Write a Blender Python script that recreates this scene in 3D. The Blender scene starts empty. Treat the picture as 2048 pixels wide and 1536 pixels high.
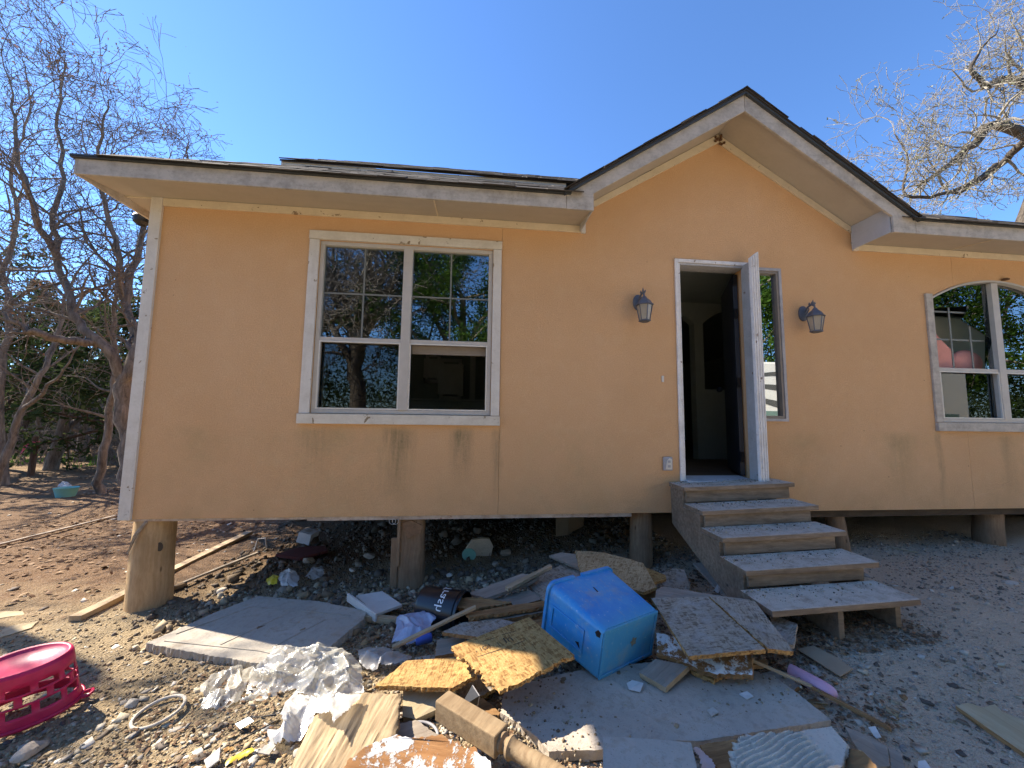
import bpy, bmesh, math, random
import numpy as np
from mathutils import Vector, Matrix, Euler
C = bpy.context.scene.collection
scene = bpy.context.scene
R = math.radians

# ------------------------------------------------------------------ camera, sky, sun, exposure
CAM_Y = -3.45                                   # the wall is the plane y = 0, camera height is z = 0
F_PX, PITCH, YAW, ROLL = 767.5, 9.36e-2, 1.0322e-1, 1.3024e-2
def cam_axes():
    cy, sy = math.cos(YAW), math.sin(YAW)
    fw = Vector((sy, cy, 0)); rt = Vector((cy, -sy, 0)); up = Vector((0, 0, 1))
    cp, sp = math.cos(PITCH), math.sin(PITCH)
    fw2 = fw * cp + up * sp; up2 = up * cp - fw * sp
    cr, sr = math.cos(ROLL), math.sin(ROLL)
    return rt * cr + up2 * sr, up2 * cr - rt * sr, fw2
RT, UP, FW = cam_axes()
cd = bpy.data.cameras.new('camera'); cam = bpy.data.objects.new('camera', cd); C.objects.link(cam)
cd.sensor_width = 36; cd.lens = F_PX / 2048 * 36; cd.clip_start = 0.05; cd.clip_end = 2000
cam.matrix_world = Matrix(((RT.x, UP.x, -FW.x, 0), (RT.y, UP.y, -FW.y, CAM_Y), (RT.z, UP.z, -FW.z, 0), (0, 0, 0, 1)))
scene.camera = cam
SUN = Vector((-1.13, 0.52, 1.0)).normalized()   # direction towards the sun
w = bpy.data.worlds.new('World'); scene.world = w; w.use_nodes = True
nt = w.node_tree; bg = nt.nodes['Background']
sky = nt.nodes.new('ShaderNodeTexSky'); sky.sky_type = 'NISHITA'; sky.sun_disc = False
sky.sun_elevation = math.asin(SUN.z); sky.sun_rotation = math.atan2(SUN.x, SUN.y)
sky.air_density = 1.0; sky.dust_density = 0.05; sky.ozone_density = 10.0; sky.altitude = 300
nt.links.new(sky.outputs[0], bg.inputs[0]); bg.inputs[1].default_value = 0.085
sd = bpy.data.lights.new('sun', 'SUN'); sd.energy = 4.0; sd.angle = R(0.5); sd.color = (1, 0.89, 0.74)
so = bpy.data.objects.new('sun', sd); C.objects.link(so)
so.rotation_euler = (-SUN).to_track_quat('-Z', 'Y').to_euler(); so.location = (-20, 10, 20)
vs = scene.view_settings; vs.view_transform = 'Standard'; vs.look = 'None'; vs.gamma = 1; vs.use_curve_mapping = False
vs.exposure = 1.92
scene.cycles.use_denoising = True; scene.cycles.max_bounces = 8; scene.cycles.transparent_max_bounces = 16
scene.cycles.diffuse_bounces = 4

# ------------------------------------------------------------------ pixel helpers (photo pixel -> real point at a known depth or height)
def ray(px, py): return FW * F_PX + RT * (px - 1024) + UP * (768 - py)
def PY(px, py, Y):
    d = ray(px, py); return Vector((0, CAM_Y, 0)) + d * ((Y - CAM_Y) / d.y)
def PZ(px, py, Z):
    d = ray(px, py); return Vector((0, CAM_Y, 0)) + d * (Z / d.z)

# ------------------------------------------------------------------ noise
_rs = np.random.RandomState(5); _T = _rs.rand(256, 256)
def vn(x, y):
    x = np.asarray(x, float); y = np.asarray(y, float)
    xi = np.floor(x).astype(int); yi = np.floor(y).astype(int); fx = x - xi; fy = y - yi
    fx = fx * fx * (3 - 2 * fx); fy = fy * fy * (3 - 2 * fy)
    a = _T[xi % 256, yi % 256]; b = _T[(xi + 1) % 256, yi % 256]; c = _T[xi % 256, (yi + 1) % 256]; d = _T[(xi + 1) % 256, (yi + 1) % 256]
    return (a + (b - a) * fx) * (1 - fy) + (c + (d - c) * fx) * fy
def fbm(x, y, o=4):
    s = 0; a = .5
    for i in range(o): s = s + a * (vn(x * 2 ** i + 17.3 * i, y * 2 ** i + 5.1 * i) - .5); a *= .5
    return s
def ground_z(x, y):
    x = np.asarray(x, float); y = np.asarray(y, float)
    z = -1.50 + .042 * (np.clip(x, -3.5, 7) + 1.5)
    z = z + .11 * np.exp(-((x - 3.0) / 1.4) ** 2 - ((y + 1.1) / 1.1) ** 2)
    z = z + .10 * np.exp(-((x + .2) / 2.2) ** 2 - ((y - 1.1) / .9) ** 2)
    far = np.clip((np.hypot(x, y) - 14) / 60, 0, 1)
    z = z + fbm(x * .5, y * .5, 3) * .10 + fbm(x * 3, y * 3, 3) * .035 + fbm(x * 14, y * 14, 2) * .012 + far * fbm(x * .05, y * .05, 2) * 3
    return z
def gz(x, y): return float(ground_z(x, y))

# ------------------------------------------------------------------ mesh builder
class MB:
    def __init__(s): s.v = []; s.f = []; s.m = []
    def add(s, vs, fs, mi=0):
        o = len(s.v); s.v += [tuple(p) for p in vs]
        for f in fs: s.f.append([i + o for i in f]); s.m.append(mi)
        return s
    def box(s, x0, x1, y0, y1, z0, z1, mi=0):
        return s.add([(x0,y0,z0),(x1,y0,z0),(x1,y1,z0),(x0,y1,z0),(x0,y0,z1),(x1,y0,z1),(x1,y1,z1),(x0,y1,z1)],
                     [(0,3,2,1),(4,5,6,7),(0,1,5,4),(1,2,6,5),(2,3,7,6),(3,0,4,7)], mi)
    def obox(s, o, u, v, n, mi=0):               # origin corner and three edge vectors
        o, u, v, n = Vector(o), Vector(u), Vector(v), Vector(n)
        P = [o, o+u, o+u+v, o+v]; P += [p + n for p in P]
        return s.add(P, [(0,3,2,1),(4,5,6,7),(0,1,5,4),(1,2,6,5),(2,3,7,6),(3,0,4,7)], mi)
    def prism(s, poly, d, mi=0):                 # polygon extruded by vector d
        n = len(poly); d = Vector(d); P = [Vector(p) for p in poly]; P += [p + d for p in P]
        return s.add(P, [tuple(range(n)), tuple(range(2*n-1, n-1, -1))] + [(i, i+n, (i+1) % n + n, (i+1) % n) for i in range(n)], mi)
    def lathe(s, prof, n=16, c=(0,0,0), mi=0, ph=0, cap=True):
        c = Vector(c); k = len(prof)
        V = [c + Vector((r*math.cos(ph+2*math.pi*j/n), r*math.sin(ph+2*math.pi*j/n), z)) for r, z in prof for j in range(n)]
        F = [(i*n+j, i*n+(j+1) % n, (i+1)*n+(j+1) % n, (i+1)*n+j) for i in range(k-1) for j in range(n)]
        if cap: F += [tuple(range(n-1, -1, -1)), tuple((k-1)*n+j for j in range(n))]
        return s.add(V, F, mi)
    def tube(s, pts, rad, n=8, mi=0):
        pts = [Vector(p) for p in pts]; V = []; k = len(pts)
        if not hasattr(rad, '__len__'): rad = [rad]*k
        up = Vector((.31, .17, .93))
        for i, p in enumerate(pts):
            t = (pts[min(i+1, k-1)] - pts[max(i-1, 0)]).normalized()
            a = t.cross(up); a = a.normalized() if a.length > 1e-3 else t.orthogonal().normalized(); b = t.cross(a)
            V += [p + (a*math.cos(2*math.pi*j/n) + b*math.sin(2*math.pi*j/n))*rad[i] for j in range(n)]
        F = [(i*n+j, i*n+(j+1) % n, (i+1)*n+(j+1) % n, (i+1)*n+j) for i in range(k-1) for j in range(n)]
        F += [tuple(range(n-1, -1, -1)), tuple((k-1)*n+j for j in range(n))]
        return s.add(V, F, mi)
    def build(s, name, mat, parent=None, bevel=0, smooth=False, auto=None, loc=None):
        me = bpy.data.meshes.new(name); me.from_pydata(s.v, [], s.f)
        for m in (mat if isinstance(mat, (list, tuple)) else [mat]): me.materials.append(m)
        if any(s.m): me.polygons.foreach_set('material_index', s.m)
        me.update()
        return link(name, me, parent, bevel, smooth, auto, loc)
def link(name, me, parent=None, bevel=0, smooth=False, auto=None, loc=None):
    bm = bmesh.new(); bm.from_mesh(me); bmesh.ops.recalc_face_normals(bm, faces=bm.faces); bm.to_mesh(me); bm.free()
    if smooth or auto: me.polygons.foreach_set('use_smooth', [True]*len(me.polygons))
    if auto: me.set_sharp_from_angle(angle=R(auto))
    o = bpy.data.objects.new(name, me); C.objects.link(o)
    if parent is not None: o.parent = parent
    if loc is not None: o.location = loc
    if bevel:
        b = o.modifiers.new('bevel', 'BEVEL'); b.width = bevel; b.segments = 2; b.limit_method = 'ANGLE'; b.angle_limit = R(40)
    return o
def np_mesh(name, V, F, mat, smooth=False):      # V (n,3), F (m,k) equal sized faces
    me = bpy.data.meshes.new(name); V = np.asarray(V, np.float32); F = np.asarray(F, np.int32); k = F.shape[1]
    me.vertices.add(len(V)); me.vertices.foreach_set('co', V.ravel())
    me.loops.add(F.size); me.loops.foreach_set('vertex_index', F.ravel())
    me.polygons.add(len(F)); me.polygons.foreach_set('loop_start', np.arange(0, F.size, k, dtype=np.int32))
    me.polygons.foreach_set('loop_total', np.full(len(F), k, np.int32))
    if smooth: me.polygons.foreach_set('use_smooth', np.ones(len(F), bool))
    me.materials.append(mat); me.update(calc_edges=True); me.validate()
    return me
def put(name, me, parent=None, loc=None):
    o = bpy.data.objects.new(name, me); C.objects.link(o)
    if parent is not None: o.parent = parent
    if loc is not None: o.location = loc
    return o
def thing(name, label, cat, loc=(0,0,0), group=None):
    o = bpy.data.objects.new(name, None); C.objects.link(o); o.location = loc
    o.empty_display_size = .1
    return tag(o, label, cat, group)
def tag(o, label, cat, group=None):
    o['label'] = label; o['category'] = cat
    if group: o['group'] = group
    return o
def kind(o, k): o['kind'] = k; return o
def copy_tree(o, parent=None):
    c = o.copy(); C.objects.link(c)
    if parent is not None: inv = o.matrix_parent_inverse.copy(); c.parent = parent; c.matrix_parent_inverse = inv
    for ch in list(o.children): copy_tree(ch, c)
    return c

# ------------------------------------------------------------------ materials
class NT:
    def __init__(s, name):
        s.m = bpy.data.materials.new(name); s.m.use_nodes = True; s.t = s.m.node_tree
        s.t.nodes.clear(); s.out = s.n('ShaderNodeOutputMaterial'); s._c = {}
    def n(s, typ, **kw):
        x = s.t.nodes.new(typ)
        for k, v in kw.items(): setattr(x, k, v)
        return x
    def set(s, sock, v):
        if hasattr(v, 'is_output'): s.t.links.new(v, sock)
        elif isinstance(v, (tuple, list)): sock.default_value = tuple(v) + ((1,) if len(sock.default_value) == 4 and len(v) == 3 else ())
        else: sock.default_value = v
    def co(s, scale=(1,1,1), rot=(0,0,0), kind='Object', loc=(0,0,0)):
        if kind not in s._c: s._c[kind] = s.n('ShaderNodeTexCoord').outputs[kind]
        mp = s.n('ShaderNodeMapping'); s.t.links.new(s._c[kind], mp.inputs[0])
        mp.inputs['Scale'].default_value = scale if hasattr(scale, '__len__') else (scale,)*3
        mp.inputs['Rotation'].default_value = rot; mp.inputs['Location'].default_value = loc
        return mp.outputs[0]
    def noise(s, vec, scale=5, detail=4, rough=.55, dist=0, out=0):
        x = s.n('ShaderNodeTexNoise'); s.set(x.inputs['Vector'], vec); x.inputs['Scale'].default_value = scale
        x.inputs['Detail'].default_value = detail; x.inputs['Roughness'].default_value = rough; x.inputs['Distortion'].default_value = dist
        return x.outputs[out]
    def vor(s, vec, scale=5, out='Color', feature='F1', rnd=1):
        x = s.n('ShaderNodeTexVoronoi', feature=feature); s.set(x.inputs['Vector'], vec); x.inputs['Scale'].default_value = scale
        x.inputs['Randomness'].default_value = rnd
        return x.outputs[out]
    def ramp(s, fac, stops, interp='LINEAR'):
        x = s.n('ShaderNodeValToRGB'); s.set(x.inputs[0], fac); r = x.color_ramp; r.interpolation = interp
        while len(r.elements) < len(stops): r.elements.new(.5)
        for e, (p, c) in zip(r.elements, stops): e.position = p; e.color = (c if hasattr(c, '__len__') else (c,)*3) + (1,) if not (hasattr(c, '__len__') and len(c) == 4) else c
        return x.outputs[0]
    def mix(s, fac, a, b, blend='MIX'):
        x = s.n('ShaderNodeMix', data_type='RGBA', blend_type=blend); x.clamp_factor = True
        s.set(x.inputs[0], fac); s.set(x.inputs[6], a); s.set(x.inputs[7], b); return x.outputs[2]
    def math(s, op, a, b=0.0, c=0.0, clamp=False):
        x = s.n('ShaderNodeMath', operation=op, use_clamp=clamp); s.set(x.inputs[0], a); s.set(x.inputs[1], b); s.set(x.inputs[2], c); return x.outputs[0]
    def sep(s, vec):
        x = s.n('ShaderNodeSeparateXYZ'); s.set(x.inputs[0], vec); return x.outputs
    def map(s, v, a, b, c=0., d=1.):
        x = s.n('ShaderNodeMapRange'); x.clamp = True; s.set(x.inputs[0], v)
        for i, q in enumerate((a, b, c, d)): x.inputs[i+1].default_value = q
        return x.outputs[0]
    def bump(s, h, strength=.3, dist=.01, normal=None):
        x = s.n('ShaderNodeBump'); s.set(x.inputs['Height'], h); x.inputs['Strength'].default_value = strength; x.inputs['Distance'].default_value = dist
        if normal is not None: s.set(x.inputs['Normal'], normal)
        return x.outputs[0]
    def geo(s, k): return s.n('ShaderNodeNewGeometry').outputs[k]
    def bsdf(s, col, rough=.8, normal=None, spec=.3, **kw):
        x = s.n('ShaderNodeBsdfPrincipled'); s.set(x.inputs['Base Color'], col); s.set(x.inputs['Roughness'], rough)
        x.inputs['Specular IOR Level'].default_value = spec
        if normal is not None: s.set(x.inputs['Normal'], normal)
        for k, v in kw.items(): s.set(x.inputs[k], v)
        return x.outputs[0]
    def done(s, sh): s.t.links.new(sh, s.out.inputs[0]); return s.m

def m_stucco():
    t = NT('stucco'); c = t.co(); xyz = t.sep(c)
    big = t.noise(c, 1.3, 5, .6); med = t.noise(c, 7, 4, .6); fine = t.noise(c, 75, 4, .75); grain = t.noise(c, 190, 3, .7)
    col = t.mix(big, (.64,.385,.195), (.725,.465,.265))
    col = t.mix(t.map(med, .5, .75, 0, .35), col, (.74,.52,.30))
    col = t.mix(t.map(grain, .3, .72), col, (.80,.55,.30), 'MULTIPLY') if False else t.mix(t.math('MULTIPLY', t.map(grain, .44, .60), .38), col, (.46,.26,.11))
    col = t.mix(t.map(fine, .50, .66, 0, .28), col, (.84,.60,.36)); col = t.mix(t.map(t.noise(c, .55, 3, .5), .42, .62, 0, .3), col, (.55,.32,.15))
    # mildew below the sills and rain splash at the foot: stains with a shape of their own
    streak = t.noise(t.co((9, 9, .9)), 2.2, 6, .7); cloud = t.noise(c, 3.4, 6, .68); speck = t.noise(c, 38, 4, .75)
    def blob(cx, wd, a, b):
        d = t.math('ABSOLUTE', t.math('SUBTRACT', t.math('ADD', xyz[0], t.math('MULTIPLY', t.math('SUBTRACT', cloud, .5), .12)), cx)); return t.math('MULTIPLY', t.map(d, wd, wd*.05), t.map(xyz[2], a, b))
    def stain(cx, wd, z0, z1, k, tex, lo, hi, cc):
        b = t.math('MULTIPLY', blob(cx, wd, z0, z1), t.map(tex, lo, hi)); b = t.math('MULTIPLY', b, t.map(speck, .25, .6, .5, 1))
        return t.mix(t.math('MULTIPLY', t.math('MULTIPLY', b, t.map(xyz[2], -.055, -.12)), k), col, cc)
    for cx, wd, z0, z1, k in ((-1.1, .75, -1.0, -.15, .62), (-2.2, .6, -1.1, -.25, .42), (3.2, .35, -1., -.3, .45), (4.3, .45, -1., -.1, .6), (5.6, .5, -1., -.1, .5), (.9, .6, -1.05, -.45, .35)): col = stain(cx, wd, z0, z1, k, cloud, .40, .66, (.40,.30,.145))
    for cx, wd, z0, z1, k in ((-.63, .17, -.75, -.2, 1.), (-.08, .12, -.60, -.14, 1.), (.225, .06, -.8, -.2, .65), (4.71, .05, -.9, -.2, .7), (4.25, .2, -.9, -.1, .3), (5.5, .12, -.8, -.15, .4), (-1.3, .2, -.7, -.12, .4)): col = stain(cx, wd, z0, z1, k, streak, .30, .58, (.19,.165,.085))
    dirt = t.math('MULTIPLY', t.map(xyz[2], -.45, -.85), t.map(t.noise(c, 3, 5, .65), .40, .72))
    col = t.mix(t.math('MULTIPLY', dirt, .55), col, (.42,.29,.14))
    spots = t.map(t.vor(c, 4.2, 'Distance'), .03, .02)
    col = t.mix(t.math('MULTIPLY', spots, .7), col, (.25,.14,.06))
    h = t.math('ADD', t.math('MULTIPLY', fine, 1.0), t.math('MULTIPLY', grain, .6))
    nb = t.bump(h, .9, .006); nb = t.bump(big, .25, .02, nb)
    return t.done(t.bsdf(col, .92, nb, .15))
def m_paint(name, base, dirt, amt=.5, scale=1., axis=0, chips=None, rough=.6):
    t = NT(name); st = [1, 1, 1]; st[axis] = .12; c = t.co(tuple(q*scale for q in st)); o = t.co()
    n1 = t.noise(c, 22, 6, .7); n2 = t.noise(o, 5.5*scale, 6, .72); n3 = t.noise(o, 60, 3, .6)
    col = t.mix(t.map(n2, .42, .72, 0, amt), base, dirt)
    col = t.mix(t.map(n1, .5, .8, 0, amt*.8), col, dirt)
    col = t.mix(t.map(n3, .55, .75, 0, amt*.35), col, tuple(q*.6 for q in dirt))
    if chips is not None:
        v = t.noise(o, 13, 5, .6, .4); col = t.mix(t.map(v, .645, .68), col, chips)
        col = t.mix(t.map(t.vor(o, 7.5, 'Distance'), .034, .022, 0, .9), col, (.08,.06,.04))
    return t.done(t.bsdf(col, rough, t.bump(n1, .3, .004), .25))
def m_wood(name, a, b, crack=(.05,.035,.02), axis=0, scale=1., dust=None, rough=.85, knots=True, contrast=1., bump=.6):
    t = NT(name); st = [1, 1, 1]; st[axis] = .06; c = t.co(tuple(q*scale for q in st)); o = t.co()
    wob = t.noise(o, 3*scale, 3, .5, out=1)
    g = t.noise(t.mix(.08, c, wob, 'ADD'), 38, 6, .68); g2 = t.noise(c, 9, 4, .6); blot = t.noise(o, 3.2, 5, .62)
    col = t.mix(t.map(g, .33, .68), a, b)
    col = t.mix(t.map(blot, .45, .75, 0, .55*contrast), col, tuple(q*.55 for q in a))
    ck = t.math('MULTIPLY', t.map(g2, .62, .72), t.map(g, .5, .62))
    col = t.mix(t.math('MULTIPLY', ck, .8), col, crack)
    if knots:
        k = t.vor(t.co(tuple(q*scale for q in [.35 if i == axis else 1 for i in range(3)])), 7, 'Distance')
        col = t.mix(t.map(k, .10, .04, 0, .8), col, crack)
    if dust is not None:
        nz = t.sep(t.geo('Normal'))[2]; d = t.math('MULTIPLY', t.map(nz, .55, .9), t.map(t.noise(o, 11, 6, .75), .22, .55))
        col = t.mix(t.math('MULTIPLY', d, .9), col, t.mix(t.noise(o, 140, 3, .7), tuple(q*.6 for q in dust), dust))
        col = t.mix(t.math('MULTIPLY', t.map(nz, .55, .9), t.math('MULTIPLY', t.map(t.vor(o, 130, 'Distance'), .25, .12), t.map(t.noise(o, 9, 4, .6), .45, .62))), col, (.055,.045,.035))
    return t.done(t.bsdf(col, rough, t.bump(g, bump, .004), .2))
def m_osb(name, a, b, d, grey=0, rough=.85):
    t = NT(name); o = t.co()
    v1 = t.vor(t.co((1, .3, 1), (0, 0, .6)), 105); v2 = t.vor(t.co((.28, 1, 1), (0, 0, .35)), 85); v3 = t.vor(t.co((1, .25, 1), (0, 0, -.9)), 130)
    s1 = t.sep(v1)[0]; s2 = t.sep(v2)[1]; s3 = t.sep(v3)[2]
    f = t.math('MULTIPLY', t.math('ADD', t.math('ADD', s1, s2), s3), .333)
    gr = t.noise(t.co((1, .05, 1)), 90, 3, .6)
    col = t.ramp(f, [(.22, d), (.42, a), (.62, b), (.8, a)])
    col = t.mix(t.map(gr, .45, .7, 0, .35), col, d)
    st = t.noise(o, 4.5, 6, .68)
    col = t.mix(t.map(st, .5, .72, 0, .6), col, d)
    if grey: col = t.mix(t.map(t.noise(o, 9, 6, .72), .48, .66, 0, grey), col, (.50,.48,.45))
    dk = t.noise(o, 70, 3, .7); col = t.mix(t.map(dk, .62, .70, 0, .7), col, (.07,.045,.025))
    return t.done(t.bsdf(col, rough, t.bump(f, .6, .004), .2))
def m_concrete(name, a, b, scale=1., rough=.95, warm=None, bumpk=.6):
    t = NT(name); o = t.co()
    n1 = t.noise(o, 3.5*scale, 6, .66); n2 = t.noise(o, 26*scale, 5, .7); n3 = t.noise(o, 160, 3, .7)
    col = t.mix(t.map(n1, .3, .7), a, b); col = t.mix(t.map(n2, .5, .72, 0, .5), col, tuple(q*.62 for q in a))
    if warm: col = t.mix(t.map(t.noise(o, 7*scale, 5, .7), .52, .7, 0, .7), col, warm)
    col = t.mix(t.map(t.vor(o, 60, 'Distance'), .16, .08, 0, .55), col, tuple(q*.35 for q in a))
    h = t.math('ADD', n2, t.math('MULTIPLY', n3, .5))
    return t.done(t.bsdf(col, rough, t.bump(h, bumpk, .008), .2))
def m_plain(name, col, rough=.5, var=.15, scale=9, spec=.4, bump=.1, metal=0, **kw):
    t = NT(name); o = t.co(); n = t.noise(o, scale, 5, .65)
    c = t.mix(t.map(n, .4, .75), col, tuple(q*(1-var) for q in col))
    c = t.mix(t.map(t.noise(o, scale*6, 4, .7), .58, .75, 0, var*1.4), c, tuple(q*.45+.05 for q in col))
    return t.done(t.bsdf(c, rough, t.bump(t.noise(o, scale*9, 3, .6), bump, .003), spec, Metallic=metal, **kw))
def m_island(name, cols, rough=.9, fine=40, tex=.35, spec=.2):
    t = NT(name); r = t.geo('Random Per Island')
    col = t.ramp(r, [(i/len(cols), c) for i, c in enumerate(cols)], 'CONSTANT')
    r2 = t.math('FRACT', t.math('MULTIPLY', r, 37.7))
    col = t.mix(t.map(r2, 0, 1, 0, .5), col, t.mix(.5, col, (.1,.08,.06)))
    n = t.noise(t.co(), fine, 4, .7); col = t.mix(t.map(n, .45, .72, 0, tex), col, (.13,.10,.07))
    return t.done(t.bsdf(col, rough, t.bump(n, .4, .005), spec))
def m_film(name, col, alpha=.8, trans=.4, rough=.3):
    t = NT(name); o = t.co(); n = t.noise(o, 18, 5, .7)
    c = t.mix(t.map(n, .45, .75, 0, .5), col, tuple(q*.78 for q in (col[0], col[1], col[2]*.9)))
    nb = t.bump(t.noise(o, 55, 4, .6, .6), .5, .006)
    d = t.n('ShaderNodeBsdfDiffuse'); t.set(d.inputs[0], c); t.set(d.inputs['Normal'], nb)
    tl = t.n('ShaderNodeBsdfTranslucent'); t.set(tl.inputs[0], c); t.set(tl.inputs['Normal'], nb)
    g = t.n('ShaderNodeBsdfGlossy'); t.set(g.inputs[0], (1,1,1)); g.inputs['Roughness'].default_value = rough; t.set(g.inputs['Normal'], nb)
    tr = t.n('ShaderNodeBsdfTransparent')
    def mx(f, a, b):
        x = t.n('ShaderNodeMixShader'); t.set(x.inputs[0], f); t.t.links.new(a, x.inputs[1]); t.t.links.new(b, x.inputs[2]); return x.outputs[0]
    s = mx(trans, d.outputs[0], tl.outputs[0]); s = mx(.12, s, g.outputs[0]); s = mx(1-alpha, s, tr.outputs[0])
    return t.done(s)
def m_glass(name, refl=.22, tint=(.55,.62,.6)):
    t = NT(name); tr = t.n('ShaderNodeBsdfTransparent'); t.set(tr.inputs[0], tint)
    g = t.n('ShaderNodeBsdfGlossy'); t.set(g.inputs[0], (.9,.96,1)); g.inputs['Roughness'].default_value = .0
    n = t.noise(t.co(), 1.1, 0, .5); t.set(g.inputs['Normal'], t.bump(n, .006, .02))
    f = t.n('ShaderNodeFresnel'); f.inputs[0].default_value = 1.5
    x = t.n('ShaderNodeMixShader'); t.set(x.inputs[0], t.math('ADD', f.outputs[0], refl, clamp=True)); t.t.links.new(tr.outputs[0], x.inputs[1]); t.t.links.new(g.outputs[0], x.inputs[2])
    return t.done(x.outputs[0])
def m_ground():
    t = NT('ground_dirt'); c = t.co(); xyz = t.sep(c)
    n = t.noise(c, 1.1, 6, .62); n2 = t.noise(c, 9, 6, .7); n3 = t.noise(c, 75, 4, .7); n4 = t.noise(c, 260, 2, .7)
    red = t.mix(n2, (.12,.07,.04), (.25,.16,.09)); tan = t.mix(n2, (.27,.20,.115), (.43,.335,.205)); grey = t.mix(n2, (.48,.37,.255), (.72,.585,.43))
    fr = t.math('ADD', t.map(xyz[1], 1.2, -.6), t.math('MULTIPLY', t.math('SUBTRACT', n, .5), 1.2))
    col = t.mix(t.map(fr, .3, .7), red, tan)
    col = t.mix(t.map(t.math('ADD', xyz[0], t.math('MULTIPLY', t.math('SUBTRACT', n, .5), 3)), .2, 1.6), col, grey)
    far = t.math('MULTIPLY', t.map(xyz[1], 5, 9), t.map(n, .35, .6))
    col = t.mix(t.math('MULTIPLY', far, .6), col, (.36,.26,.15))
    col = t.mix(t.map(n3, .52, .68, 0, .65), col, t.mix(.45, col, (.60,.55,.46)))
    col = t.mix(t.map(n4, .55, .7, 0, .5), col, (.10,.07,.045))
    peb = t.vor(c, 48, 'Distance'); peb2 = t.vor(c, 120, 'Distance')
    h = t.math('ADD', t.math('MULTIPLY', t.map(peb, .5, .1), .8), t.math('ADD', t.math('MULTIPLY', t.map(peb2, .5, .1), .4), n3))
    return t.done(t.bsdf(col, .97, t.bump(h, .8, .02), .1))
def m_bark(name, a, b, sc=1.):
    t = NT(name); c = t.co((1, 1, .22)); n = t.noise(c, 16*sc, 6, .72, .5); n2 = t.noise(t.co(), 5, 4, .6)
    col = t.mix(t.map(n, .35, .65), a, b); col = t.mix(t.map(n2, .5, .75, 0, .5), col, tuple(q*.6 for q in b))
    return t.done(t.bsdf(col, .95, t.bump(n, .9, .03), .1))
def m_leaf(name, cols, trans=.25):
    t = NT(name); r = t.geo('Random Per Island'); col = t.ramp(r, [(i/max(1, len(cols)-1), c) for i, c in enumerate(cols)])
    d = t.n('ShaderNodeBsdfDiffuse'); t.set(d.inputs[0], col); tl = t.n('ShaderNodeBsdfTranslucent'); t.set(tl.inputs[0], col)
    x = t.n('ShaderNodeMixShader'); x.inputs[0].default_value = trans; t.t.links.new(d.outputs[0], x.inputs[1]); t.t.links.new(tl.outputs[0], x.inputs[2])
    return t.done(x.outputs[0])

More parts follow.
